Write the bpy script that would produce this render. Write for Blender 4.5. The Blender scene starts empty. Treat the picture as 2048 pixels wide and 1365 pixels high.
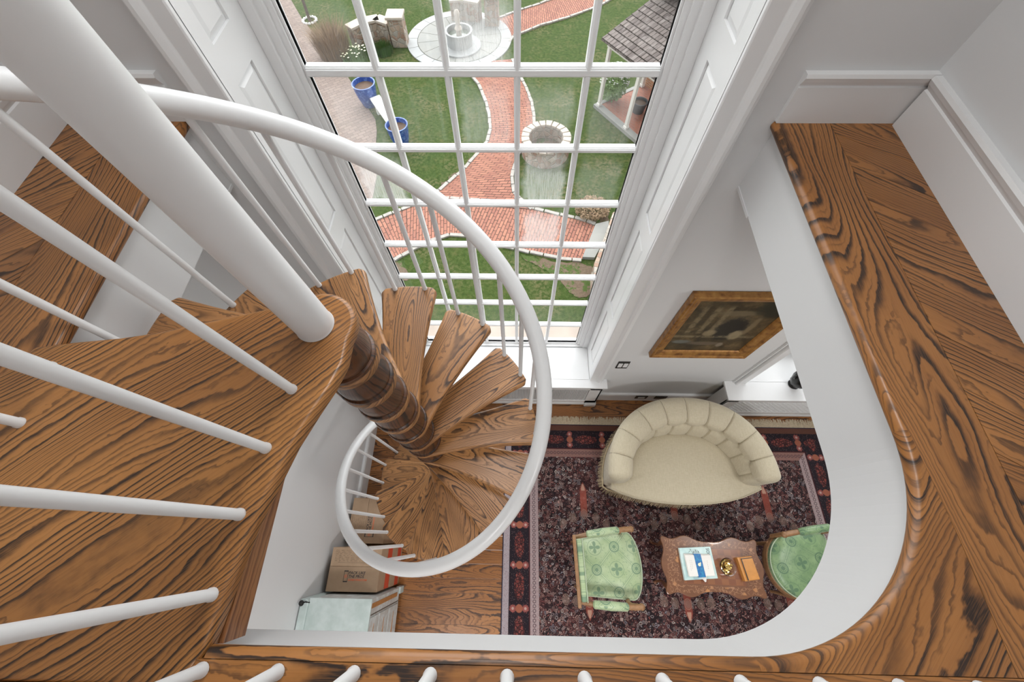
import bpy, bmesh, math, random
from mathutils import Vector, Matrix
random.seed(7)
S = bpy.context.scene
COL = S.collection
PI = math.pi
def R_(d): return math.radians(d)

# ---------------------------------------------------------------- camera
FPX = 801.43
CAMM = Matrix(((0.99980911, -0.01138488, 0.01587862),
               (0.01719841, 0.89845864, -0.43872119),
               (-0.00927149, 0.43891053, 0.89848293)))
cd = bpy.data.cameras.new('camera')
cd.sensor_fit = 'HORIZONTAL'; cd.sensor_width = 36.0
cd.lens = FPX / 2048 * 36.0
cd.clip_start = 0.01; cd.clip_end = 300
cam = bpy.data.objects.new('camera', cd)
cam.matrix_world = CAMM.to_4x4()
COL.objects.link(cam); S.camera = cam

def at(u, v, z):
    """the point of the horizontal plane at height z seen at photo pixel (u, v)"""
    r = CAMM @ Vector(((u - 1024) / FPX, -(v - 682.5) / FPX, -1))
    return r * (z / r.z)

# ---------------------------------------------------------------- levels (metres, camera height = 0)
ZU = -1.03           # upper floor
ZC = -1.36           # lower ceiling / underside of the gallery
ZF = -4.521          # lower floor
ZG = -10.0           # garden
AX, AY = -0.5948, 0.5458   # stair axis
RB = 0.7096          # baluster circle
RISE = 0.2182
STEP = 27.048
YW = 1.47            # inner face of the window wall

# ---------------------------------------------------------------- object helpers
def props(o, label=None, cat=None, group=None, kind=None):
    if label: o['label'] = label
    if cat: o['category'] = cat
    if group: o['group'] = group
    if kind: o['kind'] = kind
    return o
def thing(name, label, cat, loc=(0, 0, 0), rz=0, group=None):
    o = bpy.data.objects.new(name, None); COL.objects.link(o)
    o.location = loc; o.rotation_euler = (0, 0, rz); o.empty_display_size = .1
    bpy.context.view_layer.update()
    return props(o, label, cat, group)

class MB:
    def __init__(s): s.v = []; s.f = []; s.uv = []; s.col = []
    def quad(s, pts, uvs=None, c=1.0):
        i = len(s.v); s.v += [tuple(p) for p in pts]; n = len(pts)
        s.f.append(tuple(range(i, i + n)))
        s.uv.append([tuple(q) for q in uvs] if uvs else [(p[0], p[1]) for p in pts])
        s.col.append(c)
    def raw(s, verts, faces, uvf=None):
        i = len(s.v); s.v += [tuple(p) for p in verts]
        for f in faces:
            s.f.append(tuple(i + k for k in f))
            s.uv.append([uvf(verts[k], k) if uvf else (verts[k][0], verts[k][1]) for k in f]); s.col.append(1.0)
    def box(s, x0, x1, y0, y1, z0, z1, M=None, g=0.0, off=(0, 0)):
        c = [(x0, y0, z0), (x1, y0, z0), (x1, y1, z0), (x0, y1, z0), (x0, y0, z1), (x1, y0, z1), (x1, y1, z1), (x0, y1, z1)]
        if M is not None: w = [tuple(M @ Vector(p)) for p in c]
        else: w = c
        F = [(0, 3, 2, 1), (4, 5, 6, 7), (0, 1, 5, 4), (1, 2, 6, 5), (2, 3, 7, 6), (3, 0, 4, 7)]
        ca, sa = math.cos(g), math.sin(g)
        def uvp(p): return (p[0] * ca + p[1] * sa + off[0], -p[0] * sa + p[1] * ca + off[1] + p[2])
        i = len(s.v); s.v += w
        for f in F:
            s.f.append(tuple(i + k for k in f)); s.uv.append([uvp(c[k]) for k in f]); s.col.append(1.0)
    def prism(s, poly, z0, z1, g=0.0, off=(0, 0), M=None):
        """poly (x,y) counter-clockwise; grain direction g radians in plan"""
        n = len(poly); ca, sa = math.cos(g), math.sin(g)
        def uvp(p): return (p[0] * ca + p[1] * sa + off[0], -p[0] * sa + p[1] * ca + off[1] + p[2])
        lo = [(p[0], p[1], z0) for p in poly]; hi = [(p[0], p[1], z1) for p in poly]
        loc = lo + hi
        w = [tuple(M @ Vector(p)) for p in loc] if M is not None else loc
        i = len(s.v); s.v += w
        fs = [tuple(range(n - 1, -1, -1)), tuple(range(n, 2 * n))]
        for k in range(n):
            m = (k + 1) % n; fs.append((k, m, n + m, n + k))
        for f in fs:
            s.f.append(tuple(i + k for k in f)); s.uv.append([uvp(loc[k]) for k in f]); s.col.append(1.0)
    def lathe(s, prof, seg=32, ctr=(0, 0, 0), a0=0, a1=2 * PI, M=None, caps=True, uo=0):
        """prof list of (r, z)"""
        full = abs(a1 - a0 - 2 * PI) < 1e-6
        na = seg if full else seg + 1
        vs = []
        for (r, z) in prof:
            for k in range(na):
                a = a0 + (a1 - a0) * k / seg
                vs.append((ctr[0] + r * math.cos(a), ctr[1] + r * math.sin(a), ctr[2] + z))
        w = [tuple(M @ Vector(p)) for p in vs] if M is not None else vs
        i = len(s.v); s.v += w
        for j in range(len(prof) - 1):
            for k in range(seg):
                k2 = (k + 1) % na if full else k + 1
                s.f.append((i + j * na + k, i + j * na + k2, i + (j + 1) * na + k2, i + (j + 1) * na + k))
                u0, u1 = prof[j][1], prof[j + 1][1]
                t0 = (a0 + (a1 - a0) * k / seg) * .1; t1 = (a0 + (a1 - a0) * (k + 1) / seg) * .1
                s.uv.append([(u0 + uo, t0), (u0 + uo, t1), (u1 + uo, t1), (u1 + uo, t0)]); s.col.append(1.0)
        if caps and full:
            for j, rev in ((0, True), (len(prof) - 1, False)):
                if prof[j][0] > 1e-5:
                    f = [i + j * na + k for k in range(na)]
                    if rev: f.reverse()
                    s.f.append(tuple(f)); s.uv.append([(s.v[q][0], s.v[q][1]) for q in f]); s.col.append(1.0)
    def tube(s, pts, r, seg=12, caps=True, closed=False, uo=0):
        """round tube along a point list; r number or list"""
        pts = [Vector(p) for p in pts]; n = len(pts)
        rr = r if isinstance(r, (list, tuple)) else [r] * n
        i = len(s.v); nrm = None; L = 0
        Ls = []
        for j, p in enumerate(pts):
            if closed: t = pts[(j + 1) % n] - pts[j - 1]
            else: t = pts[min(j + 1, n - 1)] - pts[max(j - 1, 0)]
            t.normalize()
            if nrm is None:
                up = Vector((0, 0, 1)) if abs(t.z) < .9 else Vector((1, 0, 0))
                nrm = (up - t * up.dot(t)).normalized()
            else: nrm = (nrm - t * nrm.dot(t)).normalized()
            b = t.cross(nrm)
            if j: L += (pts[j] - pts[j - 1]).length
            Ls.append(L)
            for k in range(seg):
                a = 2 * PI * k / seg
                s.v.append(tuple(p + (nrm * math.cos(a) + b * math.sin(a)) * rr[j]))
        m = n if closed else n - 1
        for j in range(m):
            j2 = (j + 1) % n
            for k in range(seg):
                k2 = (k + 1) % seg
                s.f.append((i + j * seg + k, i + j * seg + k2, i + j2 * seg + k2, i + j2 * seg + k))
                s.uv.append([(Ls[j] + uo, k / seg * .1), (Ls[j] + uo, (k + 1) / seg * .1), (Ls[j2] + uo, (k + 1) / seg * .1), (Ls[j2] + uo, k / seg * .1)]); s.col.append(1.0)
        if caps and not closed:
            s.f.append(tuple(i + k for k in range(seg - 1, -1, -1))); s.uv.append([(0, 0)] * seg); s.col.append(1.0)
            s.f.append(tuple(i + (n - 1) * seg + k for k in range(seg))); s.uv.append([(0, 0)] * seg); s.col.append(1.0)
    def grid(s, P, nu, nv, uvf=None, cu=False):
        """P(i,j)->point for i in 0..nu, j in 0..nv"""
        i0 = len(s.v)
        for i in range(nu + 1):
            for j in range(nv + 1): s.v.append(tuple(P(i, j)))
        for i in range(nu):
            for j in range(nv):
                a = i0 + i * (nv + 1) + j; b = a + nv + 1
                s.f.append((a, b, b + 1, a + 1))
                if uvf: s.uv.append([uvf(i, j), uvf(i + 1, j), uvf(i + 1, j + 1), uvf(i, j + 1)])
                else: s.uv.append([(s.v[q][0], s.v[q][1]) for q in (a, b, b + 1, a + 1)])
                s.col.append(1.0)
    def build(s, name, mat, parent=None, smooth=False, bevel=0, seg=2, ang=35, weld=False, fixn=True, colattr=False):
        me = bpy.data.meshes.new(name)
        me.from_pydata(s.v, [], s.f)
        uvl = me.uv_layers.new(name='UVMap')
        k = 0
        for f in s.uv:
            for q in f:
                uvl.data[k].uv = q; k += 1
        if colattr:
            ca = me.attributes.new('fog', 'FLOAT', 'FACE')
            for q, c in enumerate(s.col): ca.data[q].value = c
        if weld or fixn:
            bm = bmesh.new(); bm.from_mesh(me)
            if weld: bmesh.ops.remove_doubles(bm, verts=bm.verts, dist=1e-5)
            if fixn: bmesh.ops.recalc_face_normals(bm, faces=bm.faces)
            bm.to_mesh(me); bm.free()
        me.materials.append(mat)
        if smooth:
            for p in me.polygons: p.use_smooth = True
        o = bpy.data.objects.new(name, me); COL.objects.link(o)
        if parent is not None:
            o.parent = parent
            o.matrix_parent_inverse = Matrix.Identity(4)
        if bevel:
            b = o.modifiers.new('bevel', 'BEVEL'); b.width = bevel; b.segments = seg
            b.limit_method = 'ANGLE'; b.angle_limit = R_(ang)
        if smooth:
            try: me.set_sharp_from_angle(angle=R_(45))
            except Exception: pass
        return o

def child(mb, name, mat, parent, **k):
    """mesh given in world coordinates, parented to a thing placed anywhere"""
    if parent.rotation_euler.z == 0:
        L = parent.location
        mb.v = [(p[0] - L.x, p[1] - L.y, p[2] - L.z) for p in mb.v]
    else:
        Mi = (Matrix.Translation(parent.location) @ Matrix.Rotation(parent.rotation_euler.z, 4, 'Z')).inverted()
        mb.v = [tuple(Mi @ Vector(p)) for p in mb.v]
    return mb.build(name, mat, parent, **k)
def solo(mb, name, mat, label, cat, group=None, kind=None, **k):
    """a thing made of one mesh, its origin at its base centre"""
    xs = [p[0] for p in mb.v]; ys = [p[1] for p in mb.v]; zs = [p[2] for p in mb.v]
    c = ((min(xs) + max(xs)) / 2, (min(ys) + max(ys)) / 2, min(zs))
    mb.v = [(p[0] - c[0], p[1] - c[1], p[2] - c[2]) for p in mb.v]
    o = mb.build(name, mat, None, **k); o.location = c
    return props(o, label, cat, group, kind)
def struct(mb, name, mat, parent=None, **k):
    o = mb.build(name, mat, parent, **k)
    if parent is None: o['kind'] = 'structure'
    return o

def clip(poly, a, b, c):
    """keep the side a*x+b*y <= c"""
    out = []
    for i in range(len(poly)):
        p, q = poly[i], poly[(i + 1) % len(poly)]
        dp = a * p[0] + b * p[1] - c; dq = a * q[0] + b * q[1] - c
        if dp <= 0: out.append(p)
        if (dp < 0 < dq) or (dq < 0 < dp):
            t = dp / (dp - dq); out.append((p[0] + (q[0] - p[0]) * t, p[1] + (q[1] - p[1]) * t))
    return out
def boards(mb, poly, g, w, z0, z1, gap=.0012, off0=0.0):
    """convex poly cut into boards of width w whose grain runs at angle g"""
    ca, sa = math.cos(g), math.sin(g)
    t = [-p[0] * sa + p[1] * ca for p in poly]
    k = math.floor((min(t) - off0) / w)
    while off0 + k * w < max(t):
        a0 = off0 + k * w + gap / 2; a1 = off0 + (k + 1) * w - gap / 2
        q = clip(poly, sa, -ca, -a0); q = clip(q, -sa, ca, a1) if len(q) > 2 else q
        if len(q) > 2:
            mb.prism(q, z0, z1 - random.random() * .0006, g, (random.uniform(0, 40), random.uniform(0, 40)))
        k += 1

# ---------------------------------------------------------------- node helper
class G:
    """small wrapper: arithmetic on shader sockets"""
    def __init__(s, mat_name, rough=.5, spec=.5, metal=0.0):
        m = bpy.data.materials.new(mat_name); m.use_nodes = True
        s.m = m; s.t = m.node_tree; s.t.nodes.clear()
        s.out = s.t.nodes.new('ShaderNodeOutputMaterial')
        s.b = s.t.nodes.new('ShaderNodeBsdfPrincipled')
        s.t.links.new(s.b.outputs[0], s.out.inputs[0])
        s.b.inputs['Roughness'].default_value = rough
        s.b.inputs['Specular IOR Level'].default_value = spec
        s.b.inputs['Metallic'].default_value = metal
    def set(s, inp, v):
        i = s.b.inputs[inp] if isinstance(inp, str) else inp
        s._in(i, v)
    def _in(s, i, v):
        if isinstance(v, X): s.t.links.new(v.k, i)
        elif isinstance(v, (int, float)):
            if hasattr(i.default_value, '__len__'): i.default_value = [v] * len(i.default_value)
            else: i.default_value = v
        else:
            v = tuple(v)
            i.default_value = v + (1,) if len(i.default_value) == 4 and len(v) == 3 else v
    def node(s, typ, outs=0, ins=None, **attr):
        n = s.t.nodes.new(typ)
        for k, v in attr.items(): setattr(n, k, v)
        for k, v in (ins or {}).items(): s._in(n.inputs[k], v)
        return X(s, n.outputs[outs])
    def math(s, op, a, b=0.0, c=0.0, clamp=False):
        n = s.t.nodes.new('ShaderNodeMath'); n.operation = op; n.use_clamp = clamp
        s._in(n.inputs[0], a); s._in(n.inputs[1], b); s._in(n.inputs[2], c)
        return X(s, n.outputs[0])
    def uv(s): return s.node('ShaderNodeUVMap', 0, uv_map='UVMap')
    def obj(s): return s.node('ShaderNodeTexCoord', 3)
    def geo(s): return s.node('ShaderNodeNewGeometry', 0)
    def sep(s, v):
        n = s.t.nodes.new('ShaderNodeSeparateXYZ'); s._in(n.inputs[0], v)
        return X(s, n.outputs[0]), X(s, n.outputs[1]), X(s, n.outputs[2])
    def com(s, x=0.0, y=0.0, z=0.0):
        return s.node('ShaderNodeCombineXYZ', 0, {0: x, 1: y, 2: z})
    def noise(s, v, scale=1.0, detail=2.0, rough=.5, dist=0.0, out=0):
        return s.node('ShaderNodeTexNoise', out, {'Vector': v, 'Scale': scale, 'Detail': detail, 'Roughness': rough, 'Distortion': dist})
    def vor(s, v, scale=1.0, out=0, feature='F1', rnd=1.0):
        n = s.t.nodes.new('ShaderNodeTexVoronoi'); n.feature = feature
        s._in(n.inputs['Vector'], v); n.inputs['Scale'].default_value = scale; n.inputs['Randomness'].default_value = rnd
        return X(s, n.outputs[out])
    def mix(s, f, a, b, blend='MIX'):
        n = s.t.nodes.new('ShaderNodeMix'); n.data_type = 'RGBA'; n.blend_type = blend; n.clamp_factor = True
        s._in(n.inputs[0], f)
        s._in(n.inputs[6], a); s._in(n.inputs[7], b)
        return X(s, n.outputs[2])
    def ramp(s, f, stops, interp='LINEAR'):
        n = s.t.nodes.new('ShaderNodeValToRGB'); n.color_ramp.interpolation = interp
        e = n.color_ramp.elements
        while len(e) < len(stops): e.new(.5)
        for q, (p, c) in zip(e, stops):
            q.position = p; q.color = tuple(c) + (1,) if len(c) == 3 else tuple(c)
        s._in(n.inputs[0], f); return X(s, n.outputs[0])
    def ss(s, x, a, b):
        """smoothstep a..b -> 0..1"""
        return s.node('ShaderNodeMapRange', 0, {0: x, 1: a, 2: b, 3: 0.0, 4: 1.0}, interpolation_type='SMOOTHSTEP')
    def bump(s, h, strength=.3, dist=.002):
        n = s.t.nodes.new('ShaderNodeBump'); n.inputs['Strength'].default_value = strength; n.inputs['Distance'].default_value = dist
        s._in(n.inputs['Height'], h); s.t.links.new(n.outputs[0], s.b.inputs['Normal'])
class X:
    def __init__(s, g, k): s.g = g; s.k = k
    def __add__(s, o): return s.g.math('ADD', s, o)
    def __radd__(s, o): return s.g.math('ADD', o, s)
    def __sub__(s, o): return s.g.math('SUBTRACT', s, o)
    def __rsub__(s, o): return s.g.math('SUBTRACT', o, s)
    def __mul__(s, o): return s.g.math('MULTIPLY', s, o)
    def __rmul__(s, o): return s.g.math('MULTIPLY', o, s)
    def __truediv__(s, o): return s.g.math('DIVIDE', s, o)
    def fr(s): return s.g.math('FRACT', s)
    def abs(s): return s.g.math('ABSOLUTE', s)
    def sin(s): return s.g.math('SINE', s)
    def pow(s, o): return s.g.math('POWER', s, o)
    def min(s, o): return s.g.math('MINIMUM', s, o)
    def max(s, o): return s.g.math('MAXIMUM', s, o)
    def gt(s, o): return s.g.math('GREATER_THAN', s, o)
    def lt(s, o): return s.g.math('LESS_THAN', s, o)

def plain(name, c, rough=.5, spec=.5, metal=0.0, var=0.0, vs=8.0, bump=0.0, bs=200.0):
    g = G(name, rough, spec, metal)
    if var:
        n = g.noise(g.obj(), vs, 3)
        g.set('Base Color', g.mix(n, tuple(x * (1 - var) for x in c), tuple(min(1, x * (1 + var)) for x in c)))
    else: g.set('Base Color', c)
    if bump: g.bump(g.noise(g.obj(), bs, 2), bump, .001)
    return g.m

def oak(name, light, mid, dark, K=17.0, lin=26.0, rough=.36, dens=1.0, sc=1.0, coat=.12):
    g = G(name, rough, .5)
    u, v, _ = g.sep(g.uv())
    u = u * sc; v = v * sc
    wob = g.noise(g.com(u * 2.6, v * 7.0, 3.0), 1.0, 2)
    jag = g.noise(g.com(u * 30.0, v * 60.0, 9.0), 1.0, 2)
    big = g.noise(g.com(u * .9, v * 5.2, 0.0), 1.0, 1.0, .4)
    h = big * K + v * lin + wob * 1.8 + jag * .30
    f = h.fr()
    pore = g.noise(g.com(u * 14.0, v * 520.0, 5.0), 1.0, 2, .6)
    wide = g.noise(g.com(u * 1.1, v * 8.0, 17.0), 1.0, 2)
    line = g.ss(f, .50, .88) * (1.0 - g.ss(f, .92, 1.0))
    # a second, finer set of growth lines
    f2 = (h * 2.0 + jag * .4).fr()
    line2 = g.ss(f2, .6, .9) * (1.0 - g.ss(f2, .93, 1.0)) * .6
    amp = g.ss(wide, .32, .58) * .6 + .4
    mask = ((line * amp).max(line2 * (1.0 - g.ss(wide, .5, .7))) * dens * (g.ss(pore, .28, .55) * .45 + .6)).min(1.0)
    fine = g.noise(g.com(u * 4.0, v * 190.0, 1.0), 1.0, 3, .65)
    tone = g.noise(g.com(u * 1.1, v * 3.4, 30.0), 1.0, 3)
    base = g.mix(g.ss(tone, .3, .68) * .65 + g.ss(fine, .35, .65) * .35, mid, light)
    base = g.mix(g.ss(fine, .52, .72) * .28, base, dark)
    g.set('Base Color', g.mix(mask, base, dark))
    g.set('Roughness', mask * .14 + rough)
    g.set('Coat Weight', coat); g.set('Coat Roughness', .18)
    g.bump((1.0 - mask) + pore * .3, .12, .0008)
    return g.m
def nosing(pts, z, mat, name, g=0.0, off=(0, 0), r=.02):
    """half-round nosing; the void lies to the right of the direction of travel"""
    P = [Vector((p[0], p[1], 0)) for p in pts]; n = len(P); m = MB(); Ls = [0]
    for k in range(1, n): Ls.append(Ls[-1] + (P[k] - P[k - 1]).length)
    pr = [(0, 0)] + [(r * math.sin(R_(a)), -r + r * math.cos(R_(a))) for a in range(15, 180, 15)] + [(0, -2 * r)]
    def pt(i, j):
        d = (P[min(i + 1, n - 1)] - P[max(i - 1, 0)]).normalized(); rt = Vector((d.y, -d.x, 0)); a, b = pr[j]
        q = P[i] + rt * (a - r); return (q.x, q.y, z + b)
    ca, sa = math.cos(g), math.sin(g)
    def uvn(i, j):
        p = pt(i, j); return (p[0] * ca + p[1] * sa + off[0], -p[0] * sa + p[1] * ca + off[1] + p[2])
    m.grid(pt, n - 1, len(pr) - 1, uvn)
    return struct(m, name, mat, smooth=True)
# ---------------------------------------------------------------- materials
M = {}
M['oak'] = oak('stained_oak', (.42, .180, .050), (.24, .092, .022), (.020, .009, .005), K=15, lin=34)
M['oak_land'] = oak('stained_oak_landing', (.45, .200, .055), (.27, .108, .026), (.018, .008, .004), K=14, lin=40)
M['oak_tread'] = oak('stained_oak_tread', (.46, .225, .085), (.31, .135, .042), (.033, .015, .009), K=24, lin=20)
M['oak_dark'] = oak('stained_oak_turned', (.13, .046, .014), (.066, .022, .007), (.012, .005, .003), K=14, lin=30, rough=.30, coat=.22)
M['oak_light'] = oak('oak_fascia', (.36, .16, .065), (.27, .11, .042), (.13, .045, .018), K=6, lin=34)
M['oak_floor'] = oak('oak_floorboards', (.42, .175, .048), (.24, .09, .024), (.04, .016, .008), K=16, lin=22)
M['wall'] = plain('wall_paint', (.655, .66, .665), .6, .25, var=.02, vs=1.5)
M['trim'] = plain('trim_paint', (.75, .755, .76), .35, .5)
M['rail'] = plain('white_enamel', (.73, .735, .74), .3, .5, bump=.05, bs=60)
M['black'] = plain('black_plastic', (.012, .012, .012), .35)
M['outside'] = plain('outside_stone', (.36, .30, .255), .8, .2, var=.2, vs=6)
M['linen'] = None
g = G('linen', .85, .2)
o = g.obj(); x, y, z = g.sep(o)
w1 = g.noise(g.com(x * 25, y * 380, z * 380), 1, 2); w2 = g.noise(g.com(x * 380, y * 25, z * 25), 1, 2)
w = (w1 + w2) * .5
g.set('Base Color', g.mix(g.ss(w, .3, .7), (.46, .405, .29), (.57, .51, .385)))
g.set('Sheen Weight', .2); g.bump(w, .12, .0006); M['linen'] = g.m
M['fringe'] = plain('bullion_fringe', (.42, .34, .22), .9, .1, var=.3, vs=60)
M['rug_fringe'] = plain('rug_fringe', (.55, .46, .33), .9, .1, var=.35, vs=70)

# green damask with woven lattice and rosettes
def damask(name, lo, mid, hi):
    g = G(name, .42, .5)
    u, v, _ = g.sep(g.uv())
    a = (u + v) * (1 / .35) + .3; b = (u - v) * (1 / .35) + .15
    fa = (a.fr() - .5).abs(); fb = (b.fr() - .5).abs()      # 0 centre of cell, .5 on lattice
    wv = g.noise(g.com(u * 45, v * 45, 2), 1, 2) * .02
    line = g.ss(fa.max(fb) + wv, .465, .475) * (1.0 - g.ss(fa.max(fb) + wv, .482, .492))
    line = line.max(g.ss(fa.max(fb), .415, .42) * (1.0 - g.ss(fa.max(fb), .426, .432)) * .6)
    ca = .5 - fa; cb = .5 - fb
    rn = (ca * ca + cb * cb).pow(.5)                          # from lattice nodes
    ring = g.ss(rn, .13, .15) * (1.0 - g.ss(rn, .17, .19)); dot = 1.0 - g.ss(rn, .05, .08)
    rc = (fa * fa + fb * fb).pow(.5)
    ang = g.math('ARCTAN2', a.fr() - .5, b.fr() - .5)
    pet = ((ang * 2.0).sin().abs() * .22 + .03)
    flower = 1.0 - g.ss(rc - pet * .8, -.02, .02)
    ring = ring.max(g.ss(rn, .09, .1) * (1.0 - g.ss(rn, .105, .115)))
    flower = flower.max(g.ss(rc, .23, .24) * (1.0 - g.ss(rc, .255, .265)) * .6)
    leaf = g.ss(g.noise(g.com(u * 55, v * 55, 0), 1, 3), .58, .64) * .5
    m = (line * .7).max(ring).max(dot).max(flower * .9).max(leaf)
    shade = g.noise(g.com(u * 6, v * 6, 4), 1, 3)
    base = g.mix(g.ss(shade, .3, .7), mid, hi)
    g.set('Base Color', g.mix(m * .8, base, lo))
    g.set('Roughness', m * .15 + .36); g.set('Sheen Weight', .3)
    g.bump(m, .2, .0006)
    return g.m
M['damask'] = damask('green_damask', (.10, .20, .125), (.32, .42, .225), (.45, .54, .34))
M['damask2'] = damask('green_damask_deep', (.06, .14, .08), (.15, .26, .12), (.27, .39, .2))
M['gilt_wood'] = plain('carved_walnut', (.28, .15, .07), .4, .5, var=.5, vs=40)
M['gold'] = plain('gilt', (.62, .36, .1), .35, .5, metal=.55, var=.35, vs=60)
M['piping'] = plain('pale_piping', (.42, .5, .36), .7)

# frame gold
g = G('gilt_frame', .38, .5, .4)
n = g.noise(g.obj(), 22, 4)
g.set('Base Color', g.ramp(n, [(.3, (.16, .065, .018)), (.5, (.33, .155, .04)), (.75, (.45, .24, .065))])); g.bump(n, .5, .002)
M['frame'] = g.m

# oil painting: generic ruin with columns and an arch
g = G('oil_painting', .45, .5)
u, v, _ = g.sep(g.uv())
n = g.noise(g.com(u * 4, v * 5, 1), 1, 6, .7); n2 = g.noise(g.com(u * 16, v * 16, 7), 1, 4, .7); n3 = g.noise(g.com(u * 2.2, v * 2.6, 3), 1, 3)
base = g.ramp(n, [(.32, (.009, .006, .003)), (.5, (.045, .030, .012)), (.68, (.14, .095, .042))])
def blob(F, cx, cy, rx, ry, col, k, soft=.5):
    a = (u - cx) * (1 / rx); b = (v - cy) * (1 / ry); r = (a * a + b * b).pow(.5) + (n2 - .5) * .7
    return g.mix((1.0 - g.ss(r, 1 - soft, 1.0)) * k, F, col)
for cx in (.13, .27, .40):
    col_m = (1.0 - g.ss((u - cx - (n - .5) * .03).abs(), .018, .045)) * g.ss(v, .36, .42) * (1.0 - g.ss(v + (n2 - .5) * .1, .84, .95))
    base = g.mix(col_m * g.ss(n2, .3, .6) * .75, base, (.20, .155, .085))
base = g.mix(g.ss(n2, .55, .75) * .35, base, (.16, .12, .06))
base = blob(base, .60, .50, .25, .30, (.17, .135, .075), .55)
base = blob(base, .60, .47, .20, .27, (.007, .006, .005), 1.0, .3)
base = blob(base, .55, .78, .3, .06, (.16, .125, .07), .7)
base = blob(base, .73, .36, .10, .12, (.30, .24, .14), .8)
base = blob(base, .82, .55, .05, .22, (.2, .15, .08), .6)
base = blob(base, .40, .40, .10, .08, (.27, .21, .12), .7)
base = g.mix(g.ss(v, .29, .31) * (1.0 - g.ss(v, .335, .35)) * g.ss(n2, .35, .55) * .6, base, (.2, .16, .09))
base = blob(base, .15, .20, .14, .05, (.13, .15, .14), .7)
base = blob(base, .45, .17, .28, .05, (.13, .10, .07), .7)
base = blob(base, .66, .14, .05, .06, (.22, .18, .13), .8)
base = blob(base, .9, .9, .3, .25, (.012, .016, .010), .9)
g.set('Base Color', base); g.bump(n2, .2, .001); M['canvas'] = g.m

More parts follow.
